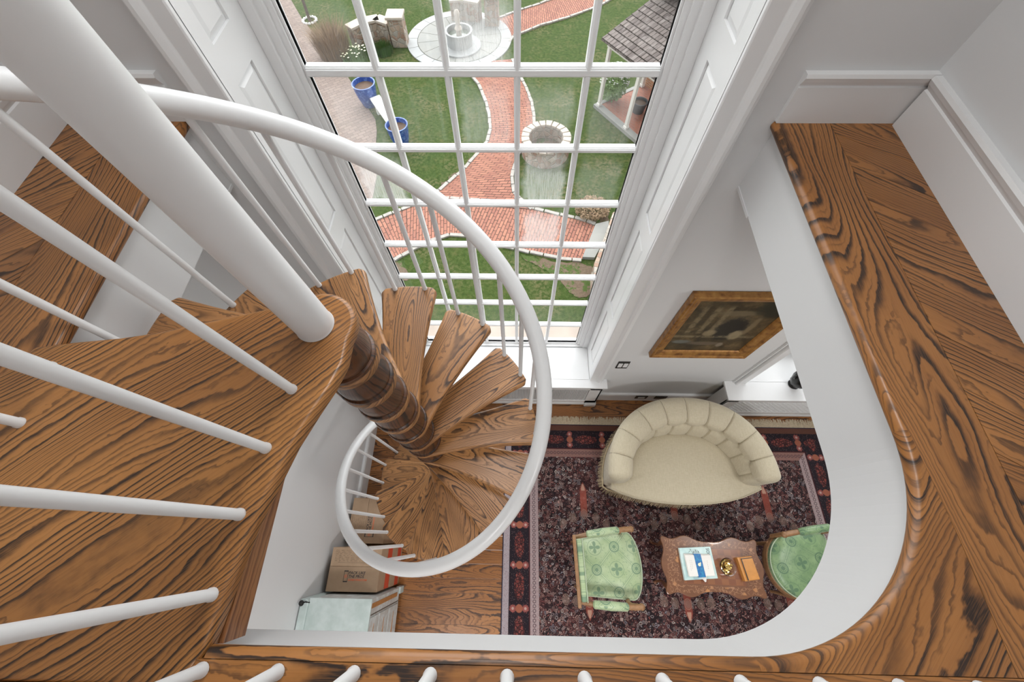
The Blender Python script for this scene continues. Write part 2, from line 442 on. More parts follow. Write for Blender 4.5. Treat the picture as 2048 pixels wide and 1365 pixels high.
# Persian rug
RX0, RX1, RY0, RY1 = -.135, 3.42, -1.33, 1.155
def rugmat():
    g = G('persian_rug', .85, .25)
    u, v, _ = g.sep(g.uv()); W = RX1 - RX0; H = RY1 - RY0
    du = u.min(W - u); dv = v.min(H - v); d = du.min(dv)
    horiz = dv.lt(du)                                  # 1 on the top / bottom borders
    s = g.math('ADD', horiz * u, (1.0 - horiz) * v)    # along the border
    V = g.com(u, v, 0)
    wn = g.noise(V, 30, 2, out=1)
    # little florets everywhere
    f1 = g.vor(V, 44); c1 = g.vor(V, 44, 1); r1, r2, r3 = g.sep(c1)
    f2 = g.vor(V, 105); c2 = g.vor(V, 105, 1); q1, q2, q3 = g.sep(c2)
    pal = g.ramp(r1, [(0, (.05, .012, .014)), (.2, (.12, .03, .03)), (.4, (.25, .09, .08)), (.6, (.36, .22, .19)), (.78, (.16, .15, .18)), (.9, (.48, .38, .34)), (1, (.55, .47, .42))])
    ed = g.vor(V, 36, 0, 'DISTANCE_TO_EDGE')
    rim = g.ss(ed, .05, .09) * (1.0 - g.ss(ed, .15, .22))
    cen = g.ss(ed, .26, .34) * r3.gt(.35)
    r1b, r2b, r3b = g.sep(g.vor(V, 36, 1))
    palb = g.ramp(r1b, [(0, (.08, .02, .022)), (.25, (.19, .06, .055)), (.5, (.36, .19, .165)), (.7, (.46, .33, .30)), (.85, (.22, .20, .24)), (1, (.62, .52, .47))])
    field = g.mix((rim * g.ss(r2b, .1, .5) * .8), (.013, .006, .008), palb)
    field = g.mix(cen * .8, field, g.mix(r2b, (.22, .05, .045), (.42, .31, .28)))
    fine = (1.0 - g.ss(f2, .14, .32)) * g.ss(q1, .35, .6)
    field = g.mix(fine * .6, field, g.mix(q2, (.24, .07, .06), (.42, .34, .32)))
    tone = g.noise(V, 1.3, 2)
    field = g.mix(g.ss(tone, .45, .7) * .25, field, (.09, .025, .02))
    # sprig and oval motifs repeating over the field
    def rosette(cx, cy, rx, ry, col, F, soft=.25, k=.8):
        a = (u - cx) * (1 / rx); b = (v - cy) * (1 / ry)
        r = (a * a + b * b).pow(.5)
        F = g.mix((1.0 - g.ss(r, 1 - soft, 1.0)) * k, F, col)
        return g.mix(g.ss(r, .93, 1.0) * (1.0 - g.ss(r, 1.05, 1.15)) * .35, F, (.45, .36, .28))
    for cx in (.835, 1.765, 2.735):
        for sgn in (1, -1):
            ty = 1.25 + sgn * .62
            # pointed cypress
            b = (v - ty) * (-sgn); a = (u - cx).abs()
            m = g.ss(b, 0, .01) * (1.0 - g.ss(b, .30, .36)) * (1.0 - g.ss(a - (b * .45).min(.035), -.006, .004))
            field = g.mix(m * .8, field, (.26, .06, .04))
            m2 = g.ss(b, .02, .03) * (1.0 - g.ss(b, .085, .095)) * (1.0 - g.ss(a - (b * .3).min(.02), -.004, .002))
            field = g.mix(m2 * .8, field, (.5, .3, .22))
            for ox, oy in ((-.12, .3), (0, .27), (.12, .3), (-.22, .36), (.22, .36)):
                field = rosette(cx + ox, ty - sgn * (oy + .05) if sgn > 0 else ty + .12 + oy * .2 - .02, .032, .042, (.24, .16, .13), field, .3, .55)
    # main border: dark ground, red cartouches, pink rosettes
    t = (d - .17)
    def per(period, ph): return ((s * (1 / period) + ph).fr() - .5) * period
    mb_ = g.mix((1.0 - g.ss(f2, .14, .3)) * g.ss(q3, .3, .5) * .8, (.014, .009, .014), g.mix(q1, (.34, .27, .27), (.26, .07, .06)))
    sa = per(.36, .0); r = ((sa * (1 / .135)) * (sa * (1 / .135)) + (t * (1 / .055)) * (t * (1 / .055))).pow(.5)
    r = r + (f1 - .3) * .25
    cart = g.mix(g.ss(ed, .05, .2), (.03, .01, .012), g.mix(r1b, (.22, .05, .04), (.13, .03, .028)))
    cart = g.mix(fine * .8, cart, (.42, .25, .21))
    mb_ = g.mix(1.0 - g.ss(r, .85, 1.0), mb_, cart)
    sb = per(.36, .5)
    for tt in (-.06, .06):
        rr = (sb * sb + (t - tt) * (t - tt)).pow(.5)
        mb_ = g.mix(1.0 - g.ss(rr + (f2 - .3) * .02, .028, .04), mb_, (.27, .08, .07))
        mb_ = g.mix(1.0 - g.ss(rr, .008, .015), mb_, (.45, .3, .26))
    rr = (sb * sb + t * t).pow(.5)
    mb_ = g.mix(1.0 - g.ss(rr, .03, .038), mb_, (.3, .1, .06))
    # guards
    sg = per(.038, 0)
    rg = ((sg * sg) + (d - .315) * (d - .315)).pow(.5)
    side = g.mix(horiz, (.34, .26, .26), (.24, .13, .11))
    guard = g.mix(g.ss(g.vor(V, 130), .15, .35), g.mix(q2, (.05, .04, .07), (.3, .08, .07)), side)
    guard = g.mix(g.ss(rg, .008, .011) * (1.0 - g.ss(rg, .014, .018)) * .8, guard, (.06, .035, .045))
    outer = g.mix(g.ss(g.vor(V, 130), .15, .35), g.mix(q2, (.03, .015, .02), (.2, .06, .05)), g.mix(horiz, (.36, .31, .33), (.11, .045, .03)))
    col = g.mix(g.ss(d, .358, .362), guard, field)
    col = g.mix(1.0 - g.ss(d, .266, .27), col, mb_)
    col = g.mix(1.0 - g.ss(d, .068, .072), col, outer)
    edge = g.ss(d, .262, .264) * (1.0 - g.ss(d, .274, .276))
    col = g.mix(edge, col, (.05, .01, .012))
    col = g.mix(1.0 - g.ss(d, .008, .011), col, (.02, .02, .04))
    g.set('Base Color', col); g.set('Sheen Weight', .5); g.set('Sheen Roughness', .4)
    g.bump(g.noise(V, 300, 2), .4, .002)
    return g.m
M['rug'] = rugmat()

# painted paper / card / cabinet
M['card'] = None
g = G('cardboard', .8, .2); n = g.noise(g.obj(), 18, 4)
g.set('Base Color', g.mix(n, (.36, .245, .16), (.45, .32, .215))); M['card'] = g.m
M['card_dark'] = plain('cardboard_shadow_edge', (.2, .13, .08), .8)
M['ink'] = plain('ink_black', (.03, .03, .035), .6)
M['ink_brown'] = plain('marker', (.11, .085, .06), .6)
M['ink_red'] = plain('ink_orange', (.75, .17, .07), .6)
M['tape_red'] = plain('red_tape', (.62, .07, .03), .4)
g = G('chalk_blue_paint', .55, .3); n = g.noise(g.obj(), 9, 5, .6)
g.set('Base Color', g.mix(g.ss(n, .3, .7), (.44, .52, .50), (.56, .63, .62))); M['cab'] = g.m
g = G('distressed_paint', .55, .3); n = g.noise(g.obj(), 14, 5, .7)
g.set('Base Color', g.mix(g.ss(n, .42, .62), (.50, .50, .48), (.62, .66, .66))); M['cab2'] = g.m
M['cab_wood'] = plain('bare_wood_inlay', (.42, .19, .06), .5, var=.3, vs=30)
M['bronze'] = plain('dark_bronze', (.02, .019, .018), .3, .5, metal=.6)

# marquetry table top
g = G('marquetry', .3, .5)
u, v, _ = g.sep(g.uv())
n = g.noise(g.com(u * 6, v * 20, 0), 1, 4, .6)
base = g.mix(n, (.12, .05, .025), (.215, .092, .045))
ex = u * (1 / .43); ey = v * (1 / .225)
rr = ex.abs().max(ey.abs())
inn = 1.0 - g.ss(rr, .60, .62)
chk = ((u * (1 / .12)).fr().gt(.5) - (v * (1 / .09)).fr().gt(.5)).abs()
base = g.mix(inn * .6, base, g.mix(chk, (.30, .11, .04), (.22, .07, .03)))
band = g.ss(rr, .64, .68) * (1.0 - g.ss(rr, .88, .93))
fl = g.vor(g.com(u, v, 0), 13); fc, fd, _ = g.sep(g.vor(g.com(u, v, 0), 13, 1))
pet = 1.0 - g.ss(fl + g.noise(g.com(u * 60, v * 60, 0), 1, 2) * .35, .33, .42)
base = g.mix(band * pet * .8, base, g.mix(fc, (.5, .22, .07), (.38, .2, .12)))
vine = g.noise(g.com(u * 26, v * 26, 8), 1, 3)
vm = (1.0 - g.ss((vine - .5).abs(), .008, .03)) * band
base = g.mix(vm * .6, base, (.45, .24, .13))
g.set('Base Color', base); g.set('Coat Weight', .4); M['marq'] = g.m
M['walnut'] = plain('table_walnut', (.16, .065, .03), .35, .5, var=.3, vs=25)
M['honey'] = plain('honey_wood', (.55, .24, .055), .35, var=.25, vs=18)
M['teal'] = None
g = G('teal_cover', .3, .5); n = g.noise(g.obj(), 14, 3)
g.set('Base Color', g.ramp(n, [(.3, (.33, .5, .55)), (.5, (.5, .68, .66)), (.7, (.62, .76, .76))])); M['teal'] = g.m
M['paper'] = plain('paper', (.78, .76, .72), .6, var=.04, vs=30)
M['blueband'] = None
g = G('blue_band', .35, .5); n = g.noise(g.obj(), 40, 3)
g.set('Base Color', g.mix(g.ss(n, .4, .7), (.005, .12, .36), (.02, .24, .45))); M['blueband'] = g.m
M['foil'] = plain('gold_foil', (.85, .62, .22), .22, .5, metal=.9)
g = G('clear_glass', .02, .5); g.set('Transmission Weight', 1.0); g.set('IOR', 1.45); M['glassware'] = g.m

# window glass: clear, with condensation on some panes
def glassmat():
    m = bpy.data.materials.new('window_glass'); m.use_nodes = True
    g = G.__new__(G); g.m = m; g.t = m.node_tree; g.t.nodes.clear()
    out = g.t.nodes.new('ShaderNodeOutputMaterial')
    tr = g.node('ShaderNodeBsdfTransparent', 0, {0: (.97, .98, .975)})
    gl = g.node('ShaderNodeBsdfGlossy', 0, {'Color': (.9, .9, .9), 'Roughness': .02})
    fr = g.node('ShaderNodeFresnel', 0, {'IOR': 1.45})
    fog = g.node('ShaderNodeAttribute', 2, attribute_name='fog')
    u, v, _ = g.sep(g.uv())
    ui = (u - u.fr()); 
    lu = u.fr(); lv = v.fr()
    n = g.noise(g.com(u * 4, v * 4, 0), 1, 3)
    edge = g.ss(lu + (n - .5) * .25, .06, .2) * (1.0 - g.ss(lu + (n - .5) * .25, .8, .95)) * g.ss(lv + (n - .5) * .3, .02, .1) * (1.0 - g.ss(lv + (n - .5) * .5, .55, 1.0))
    drip = g.noise(g.com(u * 55, v * 3.0, 2), 1, 3, .6)
    drops = 1.0 - g.ss(g.vor(g.com(u * 60, v * 45, 0), 1), .12, .3)
    dens = fog * edge * (g.ss(drip, .3, .62) * .25 + .38)
    dens = dens.max(fog * g.ss(drip, .62, .68) * g.ss(lv, 0, .1) * (1.0 - g.ss(lv, .5, .85)) * .22)
    dens = dens.max(drops * fog * .35 * (1.0 - g.ss(lv, .1, .5)))
    df = g.node('ShaderNodeBsdfDiffuse', 0, {0: (.75, .76, .74)})
    tl = g.node('ShaderNodeBsdfTranslucent', 0, {0: (.8, .81, .8)})
    def mixs(f, a, b):
        q = g.t.nodes.new('ShaderNodeMixShader'); g._in(q.inputs[0], f)
        g.t.links.new(a.k, q.inputs[1]); g.t.links.new(b.k, q.inputs[2]); return X(g, q.outputs[0])
    wet = mixs(.5, df, tl)
    s1 = mixs(fr * .8, tr, gl)
    s2 = mixs(dens * .5, s1, wet)
    g.t.links.new(s2.k, out.inputs[0])
    return m
M['glass'] = glassmat()
M['shade'] = plain('grille_backing', (.22, .22, .22), .7)

# garden materials
g = G('grass', .9, .15)
P = g.geo(); n = g.noise(P, .9, 4, .6); n2 = g.noise(P, 9, 4, .7); n3 = g.noise(P, 60, 3, .7)
c = g.ramp(n2, [(.3, (.03, .062, .012)), (.5, (.062, .105, .022)), (.72, (.115, .145, .05))])
c = g.mix(g.ss(n, .47, .66) * g.ss(n2, .42, .6) * .75, c, (.19, .165, .085))
c = g.mix(g.ss(n3, .5, .7) * .4, c, (.13, .165, .05))
c = g.mix((1.0 - g.ss(n3, .3, .45)) * .5, c, (.02, .045, .008))
c = g.mix(g.ss(g.noise(P, 3.2, 4, .7), .52, .68) * .45, c, (.16, .15, .06))
g.set('Base Color', c); g.bump(n3, 1.0, .04); M['grass'] = g.m
def brick(name, c1, c2, mortar, bw, bh, ms=.008, off=.5):
    g = G(name, .85, .2)
    uvn = g.uv(); u, v, _ = g.sep(uvn)
    n = g.t.nodes.new('ShaderNodeTexBrick'); n.offset = off
    g._in(n.inputs['Vector'], uvn)
    n.inputs['Scale'].default_value = 1; n.inputs['Mortar Size'].default_value = ms; n.inputs['Brick Width'].default_value = bw; n.inputs['Row Height'].default_value = bh
    n.inputs['Color1'].default_value = c1 + (1,); n.inputs['Color2'].default_value = c2 + (1,); n.inputs['Mortar'].default_value = mortar + (1,)
    n.inputs['Bias'].default_value = -.1; n.inputs['Mortar Smooth'].default_value = .3
    col = X(g, n.outputs[0])
    a = g.noise(g.com(u * 3, v * 9, 0), 1, 4, .7)
    col = g.mix(g.ss(a, .35, .75) * .35, col, tuple(min(1, x * 1.5) for x in c2))
    b = g.noise(uvn, .6, 3)
    col = g.mix(g.ss(b, .55, .75) * .2, col, (.2, .17, .13))
    g.set('Base Color', col); g.bump(X(g, n.outputs[1]) * -1.0, .5, .01)
    return g.m
M['brick'] = brick('brick_paving', (.38, .18, .125), (.27, .12, .09), (.045, .035, .03), .30, .105, .012)
M['terrace'] = brick('weathered_terrace', (.27, .215, .185), (.21, .165, .145), (.16, .13, .115), .3, .15, .012)
M['porch_brick'] = brick('porch_brick', (.40, .17, .12), (.30, .12, .085), (.25, .2, .17), .22, .1, .01)
M['house_brick'] = brick('orange_house_brick', (.5, .25, .13), (.42, .2, .1), (.5, .45, .38), .22, .075, .012)
g = G('flagstone', .8, .2); P = g.geo(); n = g.noise(P, 1.2, 4, .6); vr, _, _ = g.sep(g.vor(P, 1.0, 1))
g.set('Base Color', g.mix(g.ss(n, .3, .7), g.mix(vr, (.25, .26, .25), (.34, .34, .32)), (.32, .32, .30))); M['flag'] = g.m
M['flag2'] = plain('pale_flagstone', (.38, .39, .39), .8, var=.15, vs=2)
M['joint'] = plain('mortar_joint', (.09, .09, .07), .9)
g = G('field_stone', .9, .2); P = g.obj(); f = g.vor(P, 5.0, 0, 'DISTANCE_TO_EDGE'); c, c2, _ = g.sep(g.vor(P, 5.0, 1))
col = g.ramp(c, [(0, (.30, .19, .14)), (.4, (.42, .33, .26)), (.7, (.34, .31, .27)), (1, (.52, .45, .38))])
g.set('Base Color', g.mix(1.0 - g.ss(f, .02, .06), col, (.42, .38, .32))); g.bump(g.ss(f, 0, .1), .8, .03); M['stone'] = g.m
M['capstone'] = plain('pale_capstone', (.48, .42, .36), .85, var=.3, vs=5)
M['kerb'] = plain('kerb_stone', (.36, .34, .31), .85, var=.3, vs=9)
g = G('shingles', .9, .15); uvn = g.uv(); u, v, _ = g.sep(uvn)
n = g.t.nodes.new('ShaderNodeTexBrick'); g._in(n.inputs['Vector'], uvn)
n.inputs['Scale'].default_value = 1; n.inputs['Mortar Size'].default_value = .012; n.inputs['Brick Width'].default_value = .15; n.inputs['Row Height'].default_value = .24
n.inputs['Color1'].default_value = (.22, .19, .175, 1); n.inputs['Color2'].default_value = (.12, .10, .095, 1); n.inputs['Mortar'].default_value = (.035, .028, .022, 1)
a = g.noise(g.com(u * 8, v * 2, 0), 1, 4, .7)
g.set('Base Color', g.mix(g.ss(a, .45, .7) * .6, X(g, n.outputs[0]), (.34, .31, .29))); M['shingle'] = g.m
g = G('cobalt_glaze', .2, .5); n = g.noise(g.obj(), 9, 4, .7)
g.set('Base Color', g.mix(g.ss(n, .5, .62), (.02, .075, .33), (.10, .2, .5))); M['cobalt'] = g.m
M['soil'] = plain('soil', (.12, .075, .05), .95, var=.5, vs=8)
g = G('bare_earth', .95, .2); P = g.geo(); n = g.noise(P, 2.4, 5, .7); n2 = g.noise(P, 14, 3, .7)
c = g.mix(n2, (.085, .06, .042), (.20, .15, .105)); g.set('Base Color', g.mix(g.ss(n, .50, .56), c, g.mix(n2, (.03, .062, .014), (.10, .135, .04)))); g.bump(n2, .8, .03); M['bed'] = g.m
M['marble'] = plain('white_marble', (.8, .8, .8), .5, var=.06, vs=5)
M['leaf'] = plain('leaves', (.06, .13, .03), .7, var=.5, vs=3)
M['leaf_pale'] = plain('pale_leaves', (.2, .3, .12), .7, var=.4, vs=3)
M['twig'] = plain('dry_twigs', (.30, .21, .13), .9, var=.4, vs=4)
M['bark'] = plain('bark', (.15, .12, .1), .9, var=.3, vs=12)
M['petal'] = plain('cream_petals', (.85, .84, .6), .7)
M['white_paint'] = plain('exterior_white', (.78, .76, .72), .5, var=.08, vs=4)
M['darkglass'] = plain('dark_window', (.03, .035, .04), .1)
M['water'] = plain('water', (.13, .15, .12), .08, .5)
M['slate'] = plain('dark_planter', (.05, .055, .06), .6)
# ================================================================ THE SETTING
VX, VY, VR = .98, -.218, .48          # void: right edge, front edge, corner radius
XL = -1.33                            # void: left edge
def arc(o=0.0, n=28):
    cx, cy = VX - VR, VY + VR
    return [(cx + (VR + o) * math.sin(R_(90) * k / n), cy - (VR + o) * math.cos(R_(90) * k / n)) for k in range(n + 1)]

# lower floor: boards running along x
m = MB()
boards(m, [(-1.75, -3.1), (4.8, -3.1), (4.8, 1.6), (-1.75, 1.6)], 0.0, .125, ZF - .03, ZF, gap=.002)
fl = struct(m, 'floor', M['oak_floor'])

# upper floor --------------------------------------------------
ZB = ZU - .035
m = MB()
boards(m, [(-1.82, .30), (-1.572, .30), (-1.572, 1.48), (-1.82, 1.48)], R_(45), .115, ZB, ZU)
boards(m, [(1.192, -.336), (1.46, -.336), (1.46, 1.48), (1.192, 1.48)], R_(-34), .14, ZB, ZU)
boards(m, [(-1.82, -3.1), (1.46, -3.1), (1.46, -.338), (-1.82, -.338)], 0.0, .13, ZB, ZU)
m.prism([(-1.82, -.335), (-.67, -.335), (-.67, -.287), (-1.82, -.287)], ZB, ZU, 0.0, (5.3, 9.1))
uf = struct(m, 'floor', M['oak'])
# boards and half-round nosing round the void
m = MB(); m.prism([(-1.57, .30), (XL - .02, .30), (XL - .02, 1.468), (-1.57, 1.468)], ZU - .04, ZU, R_(90), (1.7, 2.2))
struct(m, 'trim_1', M['oak'])
m = MB(); m.prism([(1.0125, VY - .02), (1.19, VY - .02), (1.19, 1.468), (VX + .02, 1.468), (VX + .02, .262), (1.0125, .02)], ZU - .04, ZU, R_(90), (8.7, 5.25))
struct(m, 'trim_2', M['oak'])
m = MB(); m.prism([(1.0113, VY - .02), (1.0113, .02)] + arc(.02)[::-1], ZU - .04, ZU, R_(43), (11.7, 3.2))
struct(m, 'trim_3', M['oak'])
m = MB(); m.prism([(-.66, -.336), (1.19, -.336), (1.19, VY - .0215), (-.66, VY - .0215)], ZU - .04, ZU, 0.0, (21.7, 13.24))
struct(m, 'trim_4', M['oak'])
nosing([(VX, 1.468), (VX, .9), (VX, .262)], ZU, M['oak'], 'trim_5', R_(90), (8.7, 5.25))
nosing([(VX, .2621)] + arc()[::-1][1:-1] + [(.4999, VY)], ZU, M['oak'], 'trim_5', R_(43), (11.7, 3.2))
nosing([(.5, VY), (.2, VY), (-.3, VY), (-.645, VY)], ZU, M['oak'], 'trim_5', 0.0, (21.7, 13.24))
nosing([(XL, .47), (XL, .9), (XL, 1.468)], ZU, M['oak'], 'trim_6', R_(90), (1.7, 2.2))

# white fascia round the void and the ceiling under the gallery
FO = .028
def strip(pts, z0, z1, th=.02):
    """vertical skin following pts (void on the left-hand side)"""
    m = MB()
    P = [Vector((p[0], p[1], 0)) for p in pts]
    for i in range(len(P) - 1):
        d = (P[i + 1] - P[i]).normalized(); n = Vector((d.y, -d.x, 0)) * th
        m.quad([(P[i].x, P[i].y, z0), (P[i + 1].x, P[i + 1].y, z0), (P[i + 1].x, P[i + 1].y, z1), (P[i].x, P[i].y, z1)])
    return m
af = arc(FO)
slab = [(-1.81, 1.47), (-1.81, -3.05), (1.44 + 3.2, -3.05), (4.64, 1.47), (VX + FO, 1.47)] + af[::-1] + [(-.93, VY - FO), (-.93, .2), (-1.02, .38), (XL - FO, .38), (XL - FO, 1.47)]
m = MB(); m.prism(slab, ZC, ZU - .04)
struct(m, 'ceiling', M['wall'])
# small packing strips left at the window end of the fascia
for nm, x0, x1 in (('trim_10', VX + FO - .004, VX + FO + .01), ('trim_11', XL - FO - .01, XL - FO + .004)):
    m = MB(); m.box(x0, x1, 1.285, 1.469, ZC - .008, ZC + .006); struct(m, nm, M['wall'])

# walls --------------------------------------------------------
JL, JR = -1.09, .737                  # window opening
ZS, ZH = -3.885, .95                  # sill and head
J2L, J2R, ZH2 = 2.33, 4.15, -1.62     # second window, lower floor only
ZT = 1.62                             # upper ceiling
WG = .032                             # gap behind the panelled reveals
m = MB()
for x0, x1, z0, z1 in ((-1.95, JL - WG, ZF, ZT), (JL - WG, JR + WG, ZF, ZS - .03), (JL - WG, JR + WG, ZH + .03, ZT), (JR + WG, J2L - WG, ZF, ZT), (J2L - WG, J2R + WG, ZF, ZS - .03), (J2L - WG, J2R + WG, ZH2 + .03, ZT), (J2R + WG, 4.8, ZF, ZT)):
    m.box(x0, x1, YW, 1.96, z0, z1)
struct(m, 'wall_window', M['wall'])
m = MB(); m.box(-1.75, -1.612, -3.1, YW, ZF, ZC); m.box(-1.95, -1.81, -3.1, YW, ZC, ZT); struct(m, 'wall_left', M['wall'])
m = MB(); m.box(4.64, 4.8, -3.1, YW, ZF, ZC); m.box(1.44, 1.6, -3.1, YW, ZU, ZT); struct(m, 'wall_right', M['wall'])
m = MB(); m.box(-1.95, 4.8, -3.2, -3.05, ZF, ZT); struct(m, 'wall_back', M['wall'])
m = MB(); m.box(-1.95, 1.6, -3.2, 1.96, ZT, ZT + .1); struct(m, 'ceiling', M['wall'])

def base_prof(h):      # (outwards, height) of a moulded baseboard
    return [(0, 0), (.018, 0), (.018, h - .05), (.012, h - .045), (.022, h - .028), (.028, h - .012), (.024, h), (0, h)]
def run(prof, p0, p1, n, z0, m=None):
    """extrude a (outwards, height) profile from p0 to p1; n = outward direction"""
    m = m or MB(); k = len(prof)
    A = [(p0[0] + n[0] * a, p0[1] + n[1] * a, z0 + b) for a, b in prof]
    B = [(p1[0] + n[0] * a, p1[1] + n[1] * a, z0 + b) for a, b in prof]
    m.raw(A + B, [(i, (i + 1) % k, k + (i + 1) % k, k + i) for i in range(k)] + [tuple(range(k - 1, -1, -1)), tuple(range(k, 2 * k))])
    return m
m = run(base_prof(.185), (.985, YW), (1.44, YW), (0, -1), ZU); run(base_prof(.185), (-1.81, YW), (-1.30, YW), (0, -1), ZU, m)
run(base_prof(.22), (.86, YW), (2.33, YW), (0, -1), ZF, m)
struct(m, 'baseboard_window', M['trim'])
m = run(base_prof(.1845), (1.44, YW - .0285), (1.44, -3.05), (-1, 0), ZU); struct(m, 'baseboard_right', M['trim'])
m = run(base_prof(.1845), (-1.81, -3.05), (-1.81, YW - .0285), (1, 0), ZU); run(base_prof(.22), (-1.612, -3.05), (-1.612, YW), (1, 0), ZF, m)
struct(m, 'baseboard_left', M['trim'])

# window casings ------------------------------------------------
def casing(x, sgn, z0, z1, m):
    pr = [(0, .0), (0, .020), (.006, .024), (.068, .024), (.074, .034), (.092, .046), (.108, .046), (.114, .036), (.114, .012), (.120, .012), (.120, .02), (.133, .02), (.133, 0)]
    P = [(x + sgn * d, YW - p) for d, p in pr]
    k = len(P); lo = [(p[0], p[1], z0) for p in P]; hi = [(p[0], p[1], z1) for p in P]
    m.raw(lo + hi, [(i, (i + 1) % k, k + (i + 1) % k, k + i) for i in range(k)] + [tuple(range(k - 1, -1, -1)), tuple(range(k, 2 * k))])
m = MB(); casing(JR, 1, ZS, ZH + .12, m); casing(JL, -1, ZS, ZH + .12, m)
m.box(JL, JR, YW - .045, YW, ZH, ZH + .12)
struct(m, 'trim_7', M['trim'], bevel=.0015, seg=1)
m = MB(); casing(J2R, 1, ZS, ZC, m); casing(J2L, -1, ZS, ZC, m); m.box(J2L, J2R, YW - .045, YW, ZH2, ZC)
struct(m, 'trim_8', M['trim'], bevel=.0015, seg=1)

# the tall window ------------------------------------------------
YG = 1.88
cols = [-.967, -.651, -.335, -.019, .297, .613]
def window(name, xl, xr, cols, zrows, z_head, thick_row, fogs):
    W = MB()     # sash frame
    cx0, cx1 = cols[0], cols[-1]
    W.box(xl, cx0 - .012, 1.855, 1.93, ZS, z_head); W.box(cx1 + .012, xr, 1.855, 1.93, ZS, z_head)
    W.box(xl, xr, 1.855, 1.93, ZS, zrows[0] - .012); W.box(xl, xr, 1.855, 1.93, zrows[-1] + .012, z_head)
    W.box(xl, xl + .05, 1.825, 1.86, ZS, z_head); W.box(xr - .05, xr, 1.825, 1.86, ZS, z_head)
    W.box(xl, xl + .085, 1.842, 1.86, ZS, z_head); W.box(xr - .085, xr, 1.842, 1.86, ZS, z_head)
    W.box(xl, xr, 1.835, 1.86, ZS, ZS + .012)
    root = struct(W, name, M['trim'], bevel=.003, seg=2)
    B = MB()
    def bar_v(x, w, z0, z1):
        for a, y0, y1 in ((w, 1.868, 1.90), (w * .55, 1.856, 1.87), (w * .8, 1.862, 1.87)):
            B.box(x - a, x + a, y0, y1, z0, z1)
    def bar_h(z, w, x0, x1):
        for a, y0, y1 in ((w, 1.868, 1.90), (w * .55, 1.855, 1.87), (w * .8, 1.861, 1.87)):
            B.box(x0, x1, y0, y1, z - a, z + a)
    for x in cols[1:-1]: bar_v(x, .015, zrows[0], zrows[-1])
    for z in zrows[1:-1]: bar_h(z, .024 if abs(z - thick_row) < .01 else .016, cx0, cx1)
    for x, s in ((cx0, -1), (cx1, 1)):
        for q, y in ((.006, 1.872), (.012, 1.866)): B.box(min(x, x + s * q), max(x, x + s * q), y, 1.90, zrows[0] - q, zrows[-1] + q)
    for z, s in ((zrows[0], -1), (zrows[-1], 1)):
        for q, y in ((.006, 1.872), (.012, 1.866)): B.box(cx0, cx1, y, 1.90, min(z, z + s * q), max(z, z + s * q))
    B.build('glazing_bars', M['trim'], root, bevel=.002, seg=1)
    P = MB()
    for i in range(len(cols) - 1):
        for j in range(len(zrows) - 1):
            x0, x1, z0, z1 = cols[i], cols[i + 1], zrows[j], zrows[j + 1]
            P.quad([(x0, YG, z0), (x1, YG, z0), (x1, YG, z1), (x0, YG, z1)], [(i, j), (i + .999, j), (i + .999, j + .999), (i, j + .999)], fogs.get((i, j), 0.0))
    P.build('glass', M['glass'], root, fixn=False, colattr=True)
    # panelled reveals
    def reveal(x, s, rails):
        # x = finished face; the box lies behind it
        m = MB(); xb = x + s * .03
        X0, X1 = min(x, xb), max(x, xb); PX0, PX1 = min(x + s * .012, xb), max(x + s * .012, xb)
        y0, y1, ya, yb = YW - .005, 1.93, 1.545, 1.715
        m.box(X0, X1, y0, ya, ZS, z_head); m.box(X0, X1, yb, y1, ZS, z_head)
        zz = [ZS] + [q for r in rails for q in r] + [z_head]
        m.box(X0, X1, ya, yb, ZS, ZS + .19)
        for a, b in rails: m.box(X0, X1, ya, yb, a, b)
        spans = []
        lo = ZS + .19
        for a, b in rails: spans.append((lo, a)); lo = b
        spans.append((lo, z_head - .1)); m.box(X0, X1, ya, yb, z_head - .1, z_head)
        for a, b in spans:
            m.box(PX0, PX1, ya, yb, a, b)
            # raised field with bevelled margin
            q = .028; f = x + s * .002; gq = x + s * .012
            o = [(ya, a), (yb, a), (yb, b), (ya, b)]; inn = [(ya + q, a + q), (yb - q, a + q), (yb - q, b - q), (ya + q, b - q)]
            for k in range(4):
                k2 = (k + 1) % 4
                m.quad([(gq, o[k][0] + 0, o[k][1]), (gq, o[k2][0], o[k2][1]), (f, inn[k2][0], inn[k2][1]), (f, inn[k][0], inn[k][1])])
            m.quad([(f, p, r) for p, r in inn])
        return m
    rl = [(-2.905, -2.765), (-1.925, -1.785), (-.945, -.805), (.035, .175)]
    rl = [r for r in rl if r[1] < z_head - .2]
    reveal(xr, 1, rl).build('reveal_panel', M['trim'], root)
    reveal(xl, -1, rl).build('reveal_panel', M['trim'], root)
    H = MB(); H.box(xl, xr, YW, 1.9, z_head, z_head + .03); H.build('head_board', M['trim'], root)
    return root
zr = [-3.855, -3.462, -3.066, -2.672, -2.277, -1.881, -1.483, -1.082, -.69, -.30, .10, .50, .88]
fog = {(2, 7): 1.0, (2, 8): .9, (1, 6): .12, (2, 6): .5, (3, 6): .45, (0, 6): .35, (0, 5): 1.3, (3, 5): 1.1, (4, 5): .3, (3, 4): 1.3, (4, 6): .3, (0, 7): .2}
window('window_1', JL, JR, cols, zr, ZH, -1.082, fog)
c2 = [2.45 + .317 * k for k in range(6)]
w2 = window('window_2', J2L, J2R, c2, [zr[0] + .13] + zr[1:6], ZH2, -9, {})
m = MB(); m.box(J2L, J2R, 1.79, 1.835, ZS, ZS + .10); m.box(J2L, J2R, 1.78, 1.84, ZS + .10, ZS + .115); m.build('inner_stool', M['trim'], w2, bevel=.004)
